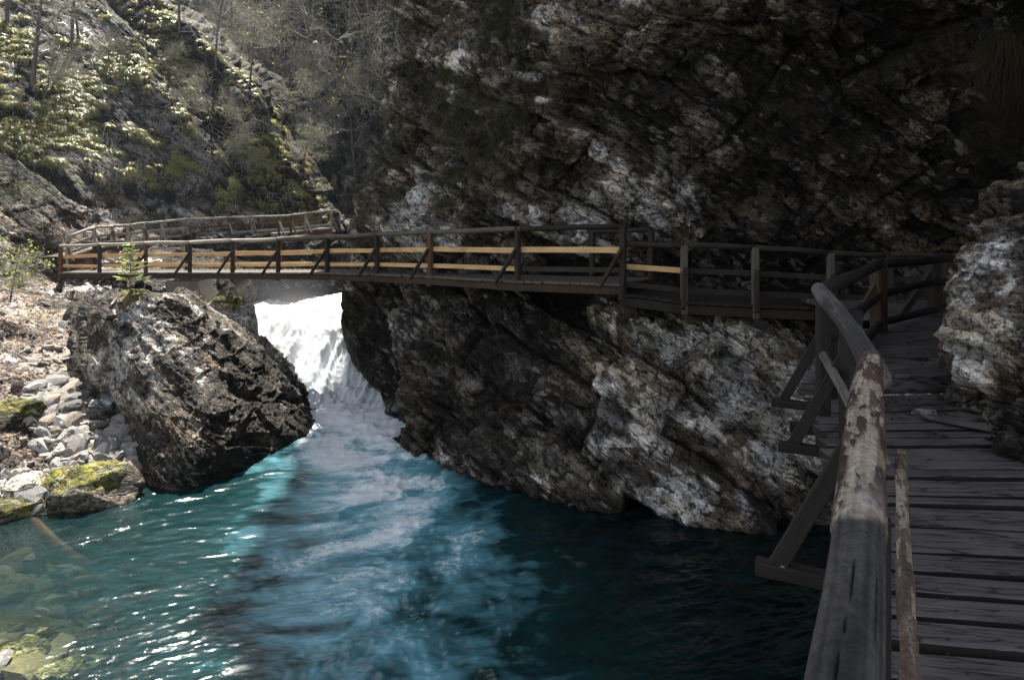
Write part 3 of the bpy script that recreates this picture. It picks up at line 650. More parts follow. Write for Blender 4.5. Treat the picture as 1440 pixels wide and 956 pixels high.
for sc_, wt in ((2.6, .55), (7.5, .45)):
    rg = mk(n, 'ShaderNodeTexNoise', noise_type='RIDGED_MULTIFRACTAL'); rg.inputs['Scale'].default_value = sc_; rg.inputs['Detail'].default_value = 5; rg.inputs['Roughness'].default_value = .6
    rg.inputs['Distortion'].default_value = .9; rg.inputs['Offset'].default_value = 1.0; rg.inputs['Gain'].default_value = 1.6; L.new(mp.outputs[0], rg.inputs['Vector'])
    q_ = mk(n, 'ShaderNodeMath', operation='MULTIPLY'); L.new(rg.outputs[0], q_.inputs[0]); q_.inputs[1].default_value = wt
    if lace is None: lace = q_
    else:
        a_ = mk(n, 'ShaderNodeMath', operation='ADD'); L.new(lace.outputs[0], a_.inputs[0]); L.new(q_.outputs[0], a_.inputs[1]); lace = a_
ls = mk(n, 'ShaderNodeMath', operation='MULTIPLY'); L.new(lace.outputs[0], ls.inputs[0]); lg = mk(n, 'ShaderNodeMath', operation='MULTIPLY_ADD'); L.new(aa.outputs['Fac'], lg.inputs[0]); lg.inputs[1].default_value = LACE; lg.inputs[2].default_value = .14; L.new(lg.outputs[0], ls.inputs[1])
fa = mk(n, 'ShaderNodeMath', operation='MULTIPLY_ADD'); L.new(af.outputs['Fac'], fa.inputs[0]); fa.inputs[1].default_value = 1.25; L.new(ls.outputs[0], fa.inputs[2])
fr = mk(n, 'ShaderNodeMapRange'); fr.inputs[1].default_value = .84; fr.inputs[2].default_value = 1.45; L.new(fa.outputs[0], fr.inputs[0])
mxc = mk(n, 'ShaderNodeMix', data_type='RGBA'); L.new(fr.outputs[0], mxc.inputs[0]); L.new(rp.outputs[0], mxc.inputs[6]); mxc.inputs[7].default_value = (.76, .80, .83, 1)
L.new(mxc.outputs[2], p.inputs['Base Color'])
rr = mk(n, 'ShaderNodeMapRange'); rr.inputs[3].default_value = .11; rr.inputs[4].default_value = .6; L.new(fr.outputs[0], rr.inputs[0]); L.new(rr.outputs[0], p.inputs['Roughness'])
p.inputs['IOR'].default_value = 1.33
b = mk(n, 'ShaderNodeBump'); b.inputs['Strength'].default_value = .22; b.inputs['Distance'].default_value = .03; L.new(na.outputs[0], b.inputs['Height']); L.new(b.outputs[0], p.inputs['Normal'])
tr = mk(n, 'ShaderNodeBsdfTransparent'); tr.inputs[0].default_value = (.80, .86, .68, 1)
gl = mk(n, 'ShaderNodeBsdfGlossy'); gl.inputs['Roughness'].default_value = .11; L.new(b.outputs[0], gl.inputs['Normal'])
fn = mk(n, 'ShaderNodeFresnel'); fn.inputs[0].default_value = 1.33; L.new(b.outputs[0], fn.inputs['Normal'])
m1 = mk(n, 'ShaderNodeMixShader'); L.new(fn.outputs[0], m1.inputs[0]); L.new(tr.outputs[0], m1.inputs[1]); L.new(gl.outputs[0], m1.inputs[2])
m2 = mk(n, 'ShaderNodeMixShader'); L.new(ac.outputs['Fac'], m2.inputs[0]); L.new(p.outputs[0], m2.inputs[1]); L.new(m1.outputs[0], m2.inputs[2])
L.new(m2.outputs[0], n.nodes['Material Output'].inputs[0])
link('river', me)['kind'] = 'structure'

# ================================================================== TIMBER
# ---- main footbridge: posts along its near side
NP = [(85, 22.9, 346, 384), (205, 23.4, 343, 384), (267, 23.0, 341, 384), (327, 22.2, 338, 384), (391, 21.2, 336, 384), (460, 19.8, 333, 384), (530, 18.0, 329, 386),
      (605, 16.4, 326, 389), (728, 14.0, 322, 396), (876, 12.7, 319, 400)]
near = [(at(a, yt, d), at(a, yb, d)) for a, d, yt, yb in NP]
near[0] = (at(85, 346, 23.6), at(85, 384, 23.6)); near[1] = (at(140, 344, 23.7), at(140, 384, 23.7)); near.insert(2, (at(205, 342, 23.5), at(205, 384, 23.5)))
B0 = near[0][1]
br = empty('footbridge', Vector(near[6][1]), 'long wooden footbridge with orange fresh boards in its railing, spanning the river', 'footbridge')
nd = [b_ for _, b_ in near]
def perp(a, b_):
    d = b_ - a; q = np.array([-d[1], d[0], 0.]); return q / np.linalg.norm(q)
away = [perp(nd[max(0, i - 1)], nd[min(len(nd) - 1, i + 1)]) for i in range(len(nd))]
away = [q if q[1] > 0 else -q for q in away]
Wd = 1.35
far = [b_ + q * Wd for b_, q in zip(nd, away)]
dm = MB()
for i in range(len(nd) - 1):       # planks
    L0 = np.linalg.norm(nd[i + 1] - nd[i]); k = max(2, int(L0 / .2))
    for j in range(k):
        t = (j + .5) / k; a = nd[i] * (1 - t) + nd[i + 1] * t; c = far[i] * (1 - t) + far[i + 1] * t
        dv = (nd[i + 1] - nd[i]) / L0; sg = random.uniform(-.02, .05)
        dm.beam(a - (c - a) * (.06 + sg), c + (c - a) * .05, .94 * L0 / k, .045, ch=.1)
dm.build('deck', M_GREY, br)
for side, nm in ((nd, 'n'), (far, 'f')):
    g_ = MB()
    for i in range(len(side) - 1):
        o_ = np.array([0, 0, -.115]); g_.beam(side[i] + o_, side[i + 1] + o_, .11, .155)
    g_.build('girder', M_DBROWN, br)
for i, (tp, bt) in enumerate(near):
    mt = M_OLD if i not in (0, 2, 8) else M_BROWN
    beam('post', mt, br, bt - np.array([0, 0, .22]), tp, .105, .105, up=away[i])
    if 2 <= i:
        dv = nd[min(i + 1, len(nd) - 1)] - nd[max(0, i - 1)]; dv /= np.linalg.norm(dv)
        foot = bt - away[i] * .38 + np.array([0, 0, -.04]) - dv * .30
        beam('brace', M_OLD, br, foot, bt + (tp - bt) * .62 - away[i] * .05, .06, .08, up=away[i])
hr = MB()
hr2 = MB(); hr0 = MB()
for i in range(len(near) - 1):
    a, c = near[i][0], near[i + 1][0]
    (hr0 if i < 5 else hr if i < len(near) - 2 else hr2).log(a + (a - c) * .02, c + (c - a) * .03, .058, .055, 8, 5, .02)
hr0.build('handrail', M_PALE, br, True); hr.build('handrail', M_GREY, br, True); hr2.build('handrail', M_DLOG, br, True)  # left spans paler: sunlight put into their colour
for i in range(len(near) - 1):
    for fr_, ok in ((.60, i < 10), (.24, i < 9)):
        a = near[i][1] * (1 - fr_) + near[i][0] * fr_ + away[i] * .075; c = near[i + 1][1] * (1 - fr_) + near[i + 1][0] * fr_ + away[i + 1] * .075
        jz = np.array([0, 0, random.uniform(-.02, .02)])
        beam('rail_board', M_FRESH if ok and not (i == 8 and False) else M_OLD, br, a + jz, c - jz, .028, .115 if fr_ > .4 else .10)
for i in range(len(far)):          # far railing
    if i in (7, 8): continue
    h_ = .98; tp = far[i] + np.array([0, 0, h_]); dx = (near[min(i + 1, len(near) - 1)][1] - near[i][1]) * .35
    beam('post', M_BROWN if i in (3, 1, 4) else M_OLD, br, far[i] + dx - np.array([0, 0, .2]), tp + dx, .11, .11, up=away[i])
fr2 = MB()
for i in range(len(far) - 1):
    a = far[i] + np.array([0, 0, 1.0]); c = far[i + 1] + np.array([0, 0, 1.0]); fr2.log(a, c, .05, .05, 8, 3, .02)
fr2.build('handrail', M_OLD, br, True)
for i in range(7):
    for fr_ in (.55, .22):
        a = far[i] + np.array([0, 0, fr_]); c = far[i + 1] + np.array([0, 0, fr_]); beam('rail_board', M_FRESH if i in (1, 2, 3, 4) else M_BROWN, br, a, c, .03, .10)
# concrete pier under its left part
pa = at(262, 392, 23.6)
pm = MB(); pv = []
T = [(232, 396), (278, 396), (287, 437), (235, 437)]
for dd in (23.0, 24.1):
    for (x_, y_) in T: pv.append(at(x_, y_, 23.0) + np.array([0, dd - 23.0, 0]))
pier = link('bridge_pier', mesh('bridge_pier', pv, [[0, 1, 2, 3][::-1], [4, 5, 6, 7], [0, 1, 5, 4], [1, 2, 6, 5], [2, 3, 7, 6], [3, 0, 4, 7]], M_CONC), br)

# ---- boardwalk along the cliff from the bridge to the corner
bp = [(876, 12.75, 343, 414), (962, 12.5, 345, 425), (1062, 12.35, 348, 430), (1168, 12.3, 356, 434), (1250, 12.2, 358, 435), (1330, 12.0, 360, 437)]
M_MIDW = M_GREY
cw = empty('cliff_boardwalk', Vector(at(1062, 430, 12.35)), 'dark wooden boardwalk clinging to the cliff between the footbridge and the corner', 'boardwalk')
bn = [(at(a, yt, d), at(a, yb, d)) for a, d, yt, yb in bp]
dk = MB()
for i in range(len(bn) - 1):
    a0, a1 = bn[i][1], bn[i + 1][1]; L0 = np.linalg.norm(a1 - a0); k = int(L0 / .19)
    for j in range(k):
        t = (j + .5) / k; a = a0 * (1 - t) + a1 * t; dk.beam(a + np.array([0, -.08 + random.uniform(-.03, .03), 0]), a + np.array([0.05, 1.6, 0]), .93 * L0 / k, .045)
dk.build('deck', M_OLD, cw)
for oy, oz, hh in ((0.0, -.13, .17), (1.3, -.13, .17)):
    g_ = MB()
    for i in range(len(bn) - 1): g_.beam(bn[i][1] + np.array([0, oy, oz]), bn[i + 1][1] + np.array([0, oy, oz]), .11, hh)
    g_.build('girder', M_OLD if oy == 0 else M_OLD, cw)
for i, (tp, bt) in enumerate(bn):
    beam('post', M_MIDW if i in (1, 2, 3) else M_OLD, cw, bt - np.array([0, 0.02, .34]), tp, .12, .12, up=(0, 1, 0))
    beam('brace', M_OLD, cw, bt + np.array([-.12, -.42, -.06]), bt + (tp - bt) * .6 + np.array([0, -.05, 0]), .07, .1, up=(0, 1, 0))
    beam('bracket', M_OLD, cw, bt + np.array([0, -.5, -.27]), bt + np.array([0, 2.2, -.27]), .12, .12)
hr = MB()
for i in range(len(bn) - 1): hr.log(bn[i][0], bn[i + 1][0], .05, .05, 8, 4, .02)
hr.build('handrail', M_OLD, cw, True)
for i in range(len(bn) - 1):
    for fr_ in (.55, .2):
        a = bn[i][1] * (1 - fr_) + bn[i][0] * fr_; c = bn[i + 1][1] * (1 - fr_) + bn[i + 1][0] * fr_
        beam('rail_board', M_FRESH if (i == 0 and fr_ > .4) else M_OLD, cw, a + np.array([0, .08, 0]), c + np.array([0, .08, 0]), .03, .1)
# dry-stone support below its right end
random.seed(5)
drm = []
# ---- far walkway along the left slope
fw = empty('far_walkway', Vector(at(265, 340, 31)), 'grey weathered walkway with leaning rail posts climbing along the left slope behind the footbridge', 'walkway')
FP = [(95, 24.5, 333, 362), (132, 26.0, 320, 350), (158, 27.2, 318, 346), (180, 28.2, 317, 345), (203, 29.2, 314, 343), (228, 30.2, 312, 340), (265, 31.5, 308, 338), (322, 33.0, 306, 333), (355, 34.0, 305, 331), (392, 35.0, 304, 328), (409, 35.5, 303, 327), (430, 36.2, 300, 324), (466, 37.0, 296, 321)]
fn_ = [(at(a, yt, d), at(a, yb, d)) for a, d, yt, yb in FP]
dk = MB(); g_ = MB()
for i in range(len(fn_) - 1):
    a0, a1 = fn_[i][1], fn_[i + 1][1]; q = perp(a0, a1); q = q if q[1] > 0 else -q
    L0 = np.linalg.norm(a1 - a0); k = max(2, int(L0 / .22))
    for j in range(k):
        t = (j + .5) / k; a = a0 * (1 - t) + a1 * t; dk.beam(a - q * .05, a + q * 1.3, .93 * L0 / k, .05)
    g_.beam(a0 - np.array([0, 0, .16]), a1 - np.array([0, 0, .16]), .12, .24)
dk.build('deck', M_PALE, fw); g_.build('girder', M_BROWN, fw)
for i, (tp, bt) in enumerate(fn_):
    beam('post', M_BROWN if i in (7, 9, 10) else M_PALE, fw, bt - np.array([0, 0, .25]), tp, .11, .11, up=(0, 1, 0))
    beam('brace', M_PALE if i % 2 else M_BROWN, fw, bt + np.array([.42, -.35, -.1]), bt + (tp - bt) * .75, .07, .1, up=(0, 1, 0))
hr = MB()
for i in range(len(fn_) - 1): hr.log(fn_[i][0], fn_[i + 1][0], .06, .06, 8, 4, .02)
hr.build('handrail', M_PALE, fw, True)
for i in range(len(fn_) - 1):
    for fr_ in (.58, .22):
        a = fn_[i][1] * (1 - fr_) + fn_[i][0] * fr_; c = fn_[i + 1][1] * (1 - fr_) + fn_[i + 1][0] * fr_
        beam('rail_board', M_PALE if i < 6 or fr_ < .4 else M_BROWN, fw, a + np.array([0, .07, 0]), c + np.array([0, .07, 0]), .03, .1)

# ---- near boardwalk
RZ = EYE - .67; DZ = EYE - 1.70
RA = np.array([0.398, 0.86, RZ]); RB = np.array([1.603, 3.02, RZ]); RC = np.array([2.70, 5.98, RZ]); RD = np.array([4.86, 9.05, RZ]); RE = np.array([6.35, 10.3, RZ]); RF = np.array([7.6, 11.2, RZ])
nb_ = empty('boardwalk', Vector((2.6, 5, DZ)), 'near plank boardwalk in shade with round log railing at the right of the picture', 'boardwalk')
def lerp(a, b_, t): return a * (1 - t) + b_ * t
# deck planks: each a warped, worn board
def plank(mb, p0, p1, w_, th=.05, seg=22):
    p0 = np.array(p0, float); p1 = np.array(p1, float); a = p1 - p0; L = np.linalg.norm(a); a /= L
    s_ = np.array([-a[1], a[0], 0]); b0 = len(mb.V); off = random.random() * 80; nw = 7
    tilt = random.uniform(-.010, .010); zz_ = random.uniform(-.009, .009); cup = random.uniform(-.003, .004)
    e1 = [random.uniform(-.5, .5) for _ in range(4)]
    for i in range(seg + 1):
        t = i / seg
        wob1 = .006 * math.sin(t * 9 + e1[0] * 9) + .003 * math.sin(t * 31 + e1[1] * 9) + .002 * random.uniform(-1, 1)
        wob2 = .006 * math.sin(t * 8 + e1[2] * 9) + .003 * math.sin(t * 27 + e1[3] * 9) + .002 * random.uniform(-1, 1)
        lo = -w_ / 2 + wob1; hi = w_ / 2 + wob2
        prof = [(lo, -th), (lo, -.008), (lo + .008, 0), ((lo + hi) / 2, 0), (hi - .008, 0), (hi, -.008), (hi, -th)]
        for (y_, z_) in prof:
            zc = cup * ((y_ / (w_ / 2)) ** 2) + tilt * y_ / w_ * 2 + zz_ + .0012 * random.uniform(-1, 1) if z_ > -.03 else 0
            mb.V.append(p0 + a * L * t + s_ * y_ + np.array([0, 0, z_ + zc])); mb.G.append((L * t + off, y_ + off * .31, z_))
    for i in range(seg):
        for k in range(nw - 1):
            mb.F.append([b0 + i * nw + k, b0 + (i + 1) * nw + k, b0 + (i + 1) * nw + k + 1, b0 + i * nw + k + 1])
    mb.F.append([b0 + k for k in range(nw)]); mb.F.append([b0 + seg * nw + k for k in range(nw - 1, -1, -1)])
random.seed(21)
dk = MB(); y_ = .3; NAILS = []
while y_ < 6.35:
    w_ = random.choice([.15, .17, .2, .22, .25, .27, .2, .16])
    yc = y_ + w_ / 2
    xl = np.interp(yc, [0.3, 0.86, 3.02, 5.98, 9], [.15, .46, 1.66, 2.72, 4.8]) - .08 + random.uniform(-.03, .03); xr = 5.2
    sl = np.interp(yc, [.3, 3.2, 4.6, 6], [-.17, -.15, -.02, .07])
    NAILS.append((yc, xl, sl, w_))
    plank(dk, (xl, yc, DZ), (xr, yc + sl * (xr - xl), DZ), w_ - .034, seg=30)
    y_ += w_
for (yy, x0_, sl_, w0_) in NAILS:
    for dx_ in (.30, 1.45):
        for oy_ in (-.28, .28):
            c_ = np.array([x0_ + dx_ + random.uniform(-.03, .03), yy + sl_ * dx_ + oy_ * w0_, DZ + .012]); b0 = len(dk.V)
            for k_ in range(6): dk.V.append(c_ + .0075 * np.array([math.cos(k_ * 1.047), math.sin(k_ * 1.047), 0])); dk.G.append((0, 0, 0))
            dk.F.append([b0 + k_ for k_ in range(6)])
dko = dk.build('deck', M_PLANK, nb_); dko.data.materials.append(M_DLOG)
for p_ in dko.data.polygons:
    if abs(p_.normal.z) < .3 or p_.loop_total == 6: p_.material_index = 1  # plank sides darkened to paint in the gaps' shade; nail heads dark
# smooth off on steep edges is fine: planks are rounded with wear
UZ = DZ + .14
dk = MB(); y_ = 6.55
while y_ < 12.4:
    w_ = random.choice([.16, .18, .2, .22]); yc = y_ + w_ / 2
    xl = np.interp(yc, [5.98, 9.05, 10.3, 11.2, 12.5], [2.75, 4.9, 6.4, 7.6, 9]) - .08 ; xr = max(8.0, xl + 1.8)
    if yc > 10.2: xl = min(xl, 5.6)
    plank(dk, (xl - .3, yc - .05, UZ), (xr, yc + .25, UZ), w_ - .012, seg=10); y_ += w_
dk.beam((2.75, 6.52, UZ - .11), (5.3, 6.66, UZ - .11), .06, .12)
dk.build('upper_deck', M_PLANK, nb_, True)
jo = MB()
jo.beam((.55, .6, DZ - .15), (1.72, 3.02, DZ - .15), .12, .2); jo.beam((1.72, 3.02, DZ - .15), (2.8, 5.98, DZ - .15), .12, .2); jo.beam((2.8, 5.98, DZ - .15), (4.9, 9.05, DZ - .1), .12, .2)
jo.beam((2.4, .6, DZ - .15), (4.4, 6, DZ - .15), .12, .2)
jo.build('girder', M_OLD, nb_)

# peeled log of the top rail: geometry and colour worked out together
def fancy_log(name, p0, p1, r0, r1, barkf, parent, sides=96, seg=420, s=0, curve=0.0, tone=1.0):
    a = p1 - p0; L = np.linalg.norm(a); a = a / L
    sx = np.cross(a, [0, 0, 1.]); sx /= np.linalg.norm(sx); sz = np.cross(sx, a)
    T_, TH = np.meshgrid(np.linspace(0, 1, seg + 1), np.arange(sides) / sides * 2 * np.pi, indexing='ij')
    T_ = T_.ravel(); TH = TH.ravel(); r = r0 + (r1 - r0) * T_
    cyl = np.stack([T_ * L, np.cos(TH) * r, np.sin(TH) * r], 1)
    n_lo = fbm(cyl * np.array([1.5, 9, 9]), 3, s); grain = fbm(cyl * np.array([2.5, 90, 90]), 3, s + 5)
    strip = fbm(cyl * np.array([5, 46, 46]) + 3, 4, s + 9, .6)
    k1 = worley(cyl * np.array([14, 55, 55]), s + 20)
    bk = barkf(T_ + .05 * fbm(cyl * np.array([3, 22, 22]), 3, s + 3))                                        # 0 bare grey, 1 patchy bark
    bark = sst(strip + .35 * (k1[2] - .5) - .02, -.02, .05) * bk
    edge = np.exp(-((strip + .02) / .05) ** 2) * bk
    crack = np.exp(-((np.sin(TH * 3.0 + 1.1 + 1.3 * n_lo + .4 * T_)) / .06) ** 2) * sst(vn(cyl * np.array([2.5, 6, 6]), s + 30), -.1, .2) * (1 - bk)
    kn = worley(cyl * np.array([2.2, 5, 5]), s + 60); kk = np.exp(-(kn[0] / .13) ** 2) * (1 - bk) * (kn[2] > .45)
    rr = r * (1 + .10 * n_lo + .05 * np.sin(T_ * 9 + s)) + .006 * bark + .0008 * grain - .007 * crack + .008 * kk
    c = mixc((.030, .028, .028), (.095, .088, .085), sst(.7 * grain + .9 * n_lo + .5 * fbm(cyl * np.array([1.2, 14, 14]), 3, s + 4), -.5, .5))
    c = c * tone * (1 - .7 * kk[:, None])
    pale = mixc((.36, .28, .19), (.60, .52, .42), sst(grain, -.4, .4))
    brk = mixc((.055, .04, .034), (.17, .10, .075), sst(fbm(cyl * np.array([8, 25, 25]), 3, s + 40), -.3, .4))
    c = c * (1 - bk[:, None]) + (pale * (1 - bark[:, None]) + brk * bark[:, None]) * bk[:, None]
    c = c * (1 - .6 * crack[:, None])
    wsp = sst(vn(cyl * np.array([10, 26, 26]) + 5, s + 50), .35, .42) * bk * np.exp(-((T_ - .30) / .10) ** 2) * 1.0
    c = c * (1 - wsp[:, None]) + np.array((.62, .62, .64)) * wsp[:, None]
    cen = p0[None] + a[None] * (T_ * L)[:, None] + sz[None] * (curve * np.sin(np.pi * T_))[:, None] + sx[None] * (curve * .6 * np.sin(np.pi * T_ * 1.7))[:, None]
    Q = cen + sx[None] * (np.cos(TH) * rr)[:, None] + sz[None] * (np.sin(TH) * rr)[:, None]
    i = np.arange((seg + 1) * sides).reshape(seg + 1, sides); j = np.roll(i, -1, 1)
    Fq = np.stack([i[:-1], j[:-1], j[1:], i[1:]], -1).reshape(-1, 4)
    b0 = len(Q); Q = np.vstack([Q, cen[:1], cen[-1:]]); c = np.vstack([c, [[.4, .33, .25]] * 2])
    caps = np.array([[i[0, (k + 1) % sides], i[0, k], b0, b0] for k in range(sides)] + [[i[-1, k], i[-1, (k + 1) % sides], b0 + 1, b0 + 1] for k in range(sides)])
    F3 = [list(map(int, f)) for f in caps[:, :3]]
    me = mesh(name, Q, [list(map(int, f)) for f in Fq] + F3, M_BLOG, True, {'col': c})
    return link(name, me, parent)
A0 = RA + (RA - RB) * .25
fancy_log('handrail', A0, RB + (RB - RA) * .012, .052, .047, lambda t: sst(t, .385, .40), nb_, s=900, curve=.022, tone=1.4)
fancy_log('handrail', RB - (RC - RB) * .03 + np.array([0, 0, -.035]), RC + (RC - RB) * .01, .052, .062, lambda t: t * 0, nb_, 48, 240, s=950, curve=.02, tone=2.2)
# mid rails below it
mz = np.array([.10, .0, -.52])
fancy_log('mid_rail', np.array([.31, .5, 4.3]), np.array([1.955, 3.42, 4.3]), .019, .024, lambda t: t * 0 + .8, nb_, 40, 240, s=970, curve=.01)
fancy_log('mid_rail', RB + mz + np.array([.02, .15, .03]), RC + mz + np.array([-.1, 0, 0]), .03, .035, lambda t: t * 0 + .2, nb_, 24, 120, s=980, tone=2)
# rails past the corner
for (a, c, r_) in ((RC, RD, .066), (RD, RF, .06)):
    log('handrail', M_DLOG, nb_, a, c + (c - a) * .02, r_, r_, 16, 12, .03)
for dz in (-.42, -.80):
    log('mid_rail', M_DLOG, nb_, RC + np.array([.12, .1, dz]), RD + np.array([0, 0, dz]), .055, .055, 12, 10, .04)
    log('mid_rail', M_DLOG, nb_, RD + np.array([0, 0, dz + .02]), RF + np.array([0, 0, dz + .04]), .055, .05, 12, 10, .04)
# posts, outriggers and braces outside the deck
out = np.array([-.88, .42, 0]); out /= np.linalg.norm(out)
for P0, w_, top_, bot in ((np.array([2.93, 6.30, 0]), .11, RZ - .03, DZ - .35), (np.array([2.52, 5.08, 0]), .13, RZ - .05, DZ - .30), (np.array([1.70, 3.28, 0]), .11, RZ - .06, DZ - .3)):
    a = P0 + np.array([0, 0, bot]); c = P0 + np.array([0, 0, top_])
    beam('post', M_DLOG, nb_, a, c, w_, w_, up=(.4, -.9, 0))
    beam('outrigger', M_DLOG, nb_, P0 - out * .9 + np.array([0, 0, DZ - .10]), P0 + out * .50 + np.array([0, 0, DZ - .10]), .09, .07)
    beam('brace', M_DLOG, nb_, P0 + out * .40 + np.array([0, 0, DZ - .08]), P0 + out * .03 + np.array([0, 0, DZ + .66]), .05, .085)
beam('post', M_DLOG, nb_, (2.62, 5.75, DZ - .3), (2.62, 5.75, RZ - .03), .09, .1)
beam('outrigger', M_DLOG, nb_, (2.9, 5.8, DZ - .16), (2.42, 5.95, DZ - .16), .09, .09)
beam('post', M_DLOG, nb_, (.845, 1.62, DZ - .2), (.845, 1.62, RZ - .05), .085, .07, up=(.4, -.9, 0))
for P0, w_ in ((RD, .17), (RE, .13), (RE + np.array([.25, .3, 0]), .11), (RF, .13)):
    beam('post', M_DBROWN if P0 is RD else M_OLD, nb_, (P0[0], P0[1], DZ - .2), (P0[0], P0[1], RZ + .02), w_, w_, up=(.4, -.9, 0))
beam('brace', M_DBROWN, nb_, (4.45, 9.0, DZ + .15), (4.82, 9.02, DZ + .75), .06, .1); beam('brace', M_OLD, nb_, (5.8, 10.2, DZ + .15), (6.32, 10.28, DZ + .8), .06, .1)
bl_ = MB(); q0 = np.array([1.70, 3.28, DZ - .12]) + out * .36
bl_.log(q0 + np.array([-.02, -.02, .045]), q0 + np.array([-.02, -.02, .06]), .012, .012, 8, 1, 0); bl_.build('bolt', M_METAL, nb_)

print('stage1 done')
# ================================================================== DETAILS
def proj(Q):
    return np.stack([720 + Q[:, 0] / Q[:, 1] * F, HOR - (Q[:, 2] - EYE) / Q[:, 1] * F], 1)
PJ = {k: proj(v[0]) for k, v in SHEETS.items()}
def ground_at(name, px, py):
    Q, N, _ = SHEETS[name]; d = ((PJ[name] - (px, py)) ** 2).sum(1)
    i = np.argsort(d)[:6]; i = i[np.argmin(Q[i, 1])]
    return Q[i].copy(), N[i].copy()
def pick(name, n, box, fn=None, seed=0):
    """n random points of a sheet seen inside box, weighted by fn(Q, N, pixels)"""
    Q, N, _ = SHEETS[name]; J = PJ[name]; r = np.random.default_rng(seed)
    m = (J[:, 0] > box[0]) & (J[:, 0] < box[2]) & (J[:, 1] > box[1]) & (J[:, 1] < box[3]); k = np.nonzero(m)[0]
    w_ = fn(Q[k], N[k], J[k]) if fn else np.ones(len(k)); w_ = np.clip(w_, 0, None); w_ /= w_.sum()
    k = r.choice(k, n, p=w_)
    return Q[k], N[k]

def poly_in(J, pts):
    x, y = J[:, 0], J[:, 1]; r = np.zeros(len(J), bool); n_ = len(pts)
    for i in range(n_):
        x1, y1 = pts[i]; x2, y2 = pts[(i + 1) % n_]
        c = ((y1 > y) != (y2 > y)) & (x < (x2 - x1) * (y - y1) / (y2 - y1 + 1e-9) + x1); r ^= c
    return r

# ---- tufts of sedge: arching blades
def blades(P, N, nb, ln, wd_, pal, seed, g=0.9, up=.45, segs=3, spread=.12, outw=.8):
    r = np.random.default_rng(seed); T = len(P); M = T * nb
    base = np.repeat(P, nb, 0); nn = np.repeat(N, nb, 0); sz = np.repeat(r.uniform(.55, 1.25, T), nb)
    a = r.uniform(0, 2 * np.pi, M); out_ = np.stack([np.cos(a), np.sin(a), r.uniform(-.2, .7, M)], 1) * outw
    d = nn * up * 1.2 + out_ + np.array([0, 0, up]); d /= np.linalg.norm(d, axis=1, keepdims=True)
    Ls = ln * sz * r.uniform(.6, 1.25, M); base = base + out_ * (spread * sz)[:, None] * .6
    sd_ = np.cross(d, np.array([0, 0, 1.]) + r.normal(0, .5, (M, 3))); sd_ /= np.linalg.norm(sd_, axis=1, keepdims=True) + 1e-9
    V = np.zeros((M, (segs + 1) * 2, 3))
    for k in range(segs + 1):
        t = k / segs; p = base + d * (Ls * t)[:, None]; p[:, 2] -= Ls * g * t * t
        ww = wd_ * (1 - t * .85) * .5 * sz
        V[:, 2 * k] = p - sd_ * ww[:, None]; V[:, 2 * k + 1] = p + sd_ * ww[:, None]
    nv = (segs + 1) * 2; b = np.arange(M)[:, None] * nv
    Fs = np.concatenate([b + np.array([[2 * k, 2 * k + 1, 2 * k + 3, 2 * k + 2]]) for k in range(segs)], 0)
    pal = np.array(pal); tc = np.repeat(r.integers(0, len(pal), T), nb); bc = np.where(r.random(M) < .6, tc, r.integers(0, len(pal), M))
    c = pal[bc] * r.uniform(.7, 1.25, M)[:, None]
    return V.reshape(-1, 3), Fs, np.repeat(c, nv, 0)
def merge(parts):
    V = []; Fc = []; C_ = []; o_ = 0
    for v, f, c in parts: V.append(v); Fc.append(f + o_); C_.append(c); o_ += len(v)
    return np.vstack(V), np.vstack(Fc), np.vstack(C_)
def stuff(name, parts, mat, label, smooth=False):
    V, Fc, c = merge(parts); o = link(name, mesh(name, V, Fc, mat, smooth, {'col': c})); return tag(o, label, None, None, 'stuff')

STRAW = [(.52, .46, .20), (.42, .44, .13), (.26, .32, .08), (.50, .38, .19), (.16, .21, .05), (.45, .50, .15), (.56, .50, .26)]
DGRN = [(.07, .10, .03), (.05, .06, .03), (.10, .08, .04), (.08, .09, .05), (.13, .09, .05)]
def wslope(Q, N, J):
    n_ = fbm(Q * .45, 3, 1000) + .6 * fbm(Q * 1.4, 2, 1010)
    band = sst(n_, -.02, .25) + .015
    band = band * sst(J[:, 1], 300, 285) * (0.25 + .75 * sst(N[:, 2], .1, .5))
    # a bare dark overhang under the lower tufts, and the path
    band *= np.where(poly_in(J, [(0, 215), (130, 262), (240, 262), (360, 305), (0, 320)]), .05, 1)
    return band
pts = [pick('hillside', 1900, (-60, -120, 400, 300), wslope, 1)]
stuff('grass', [blades(*pts[0], 30, .62, .024, STRAW, 2, g=1.15, outw=.55, up=.6)], M_GRASS, 'long pale green and straw sedge tufts hanging on the left slope')
def wridge(Q, N, J): return (0.1 + sst(fbm(Q * .35, 3, 1020), -.1, .3)) * (.1 + sst(N[:, 2], .25, .6))
pr = pick('hillside_ridge', 1300, (150, -60, 480, 330), wridge, 3)
stuff('ridge_grass', [blades(*pr, 22, .62, .030, STRAW, 4, g=1.15, outw=.55, up=.6)], M_GRASS, 'yellow green grass lining the crest of the second rib')
pb = pick('hillside', 260, (-60, 385, 230, 720), lambda Q, N, J: sst(fbm(Q * .8, 3, 1030), .1, .4), 5)
stuff('bank_grass', [blades(*pb, 12, .25, .010, STRAW, 6)], M_GRASS, 'small scattered grass clumps on the sunny bank')
def wcl(Q, N, J):
    n_ = fbm(Q * .7, 3, 1040)
    lim = np.interp(J[:, 1], [-50, 100, 250, 330], [760, 850, 780, 560])
    return sst(n_, -.1, .3) * sst(J[:, 0], lim, lim - 120) + .6 * sst(J[:, 0], 600, 560)
pc = pick('cliff', 1500, (480, -60, 900, 345), wcl, 7)
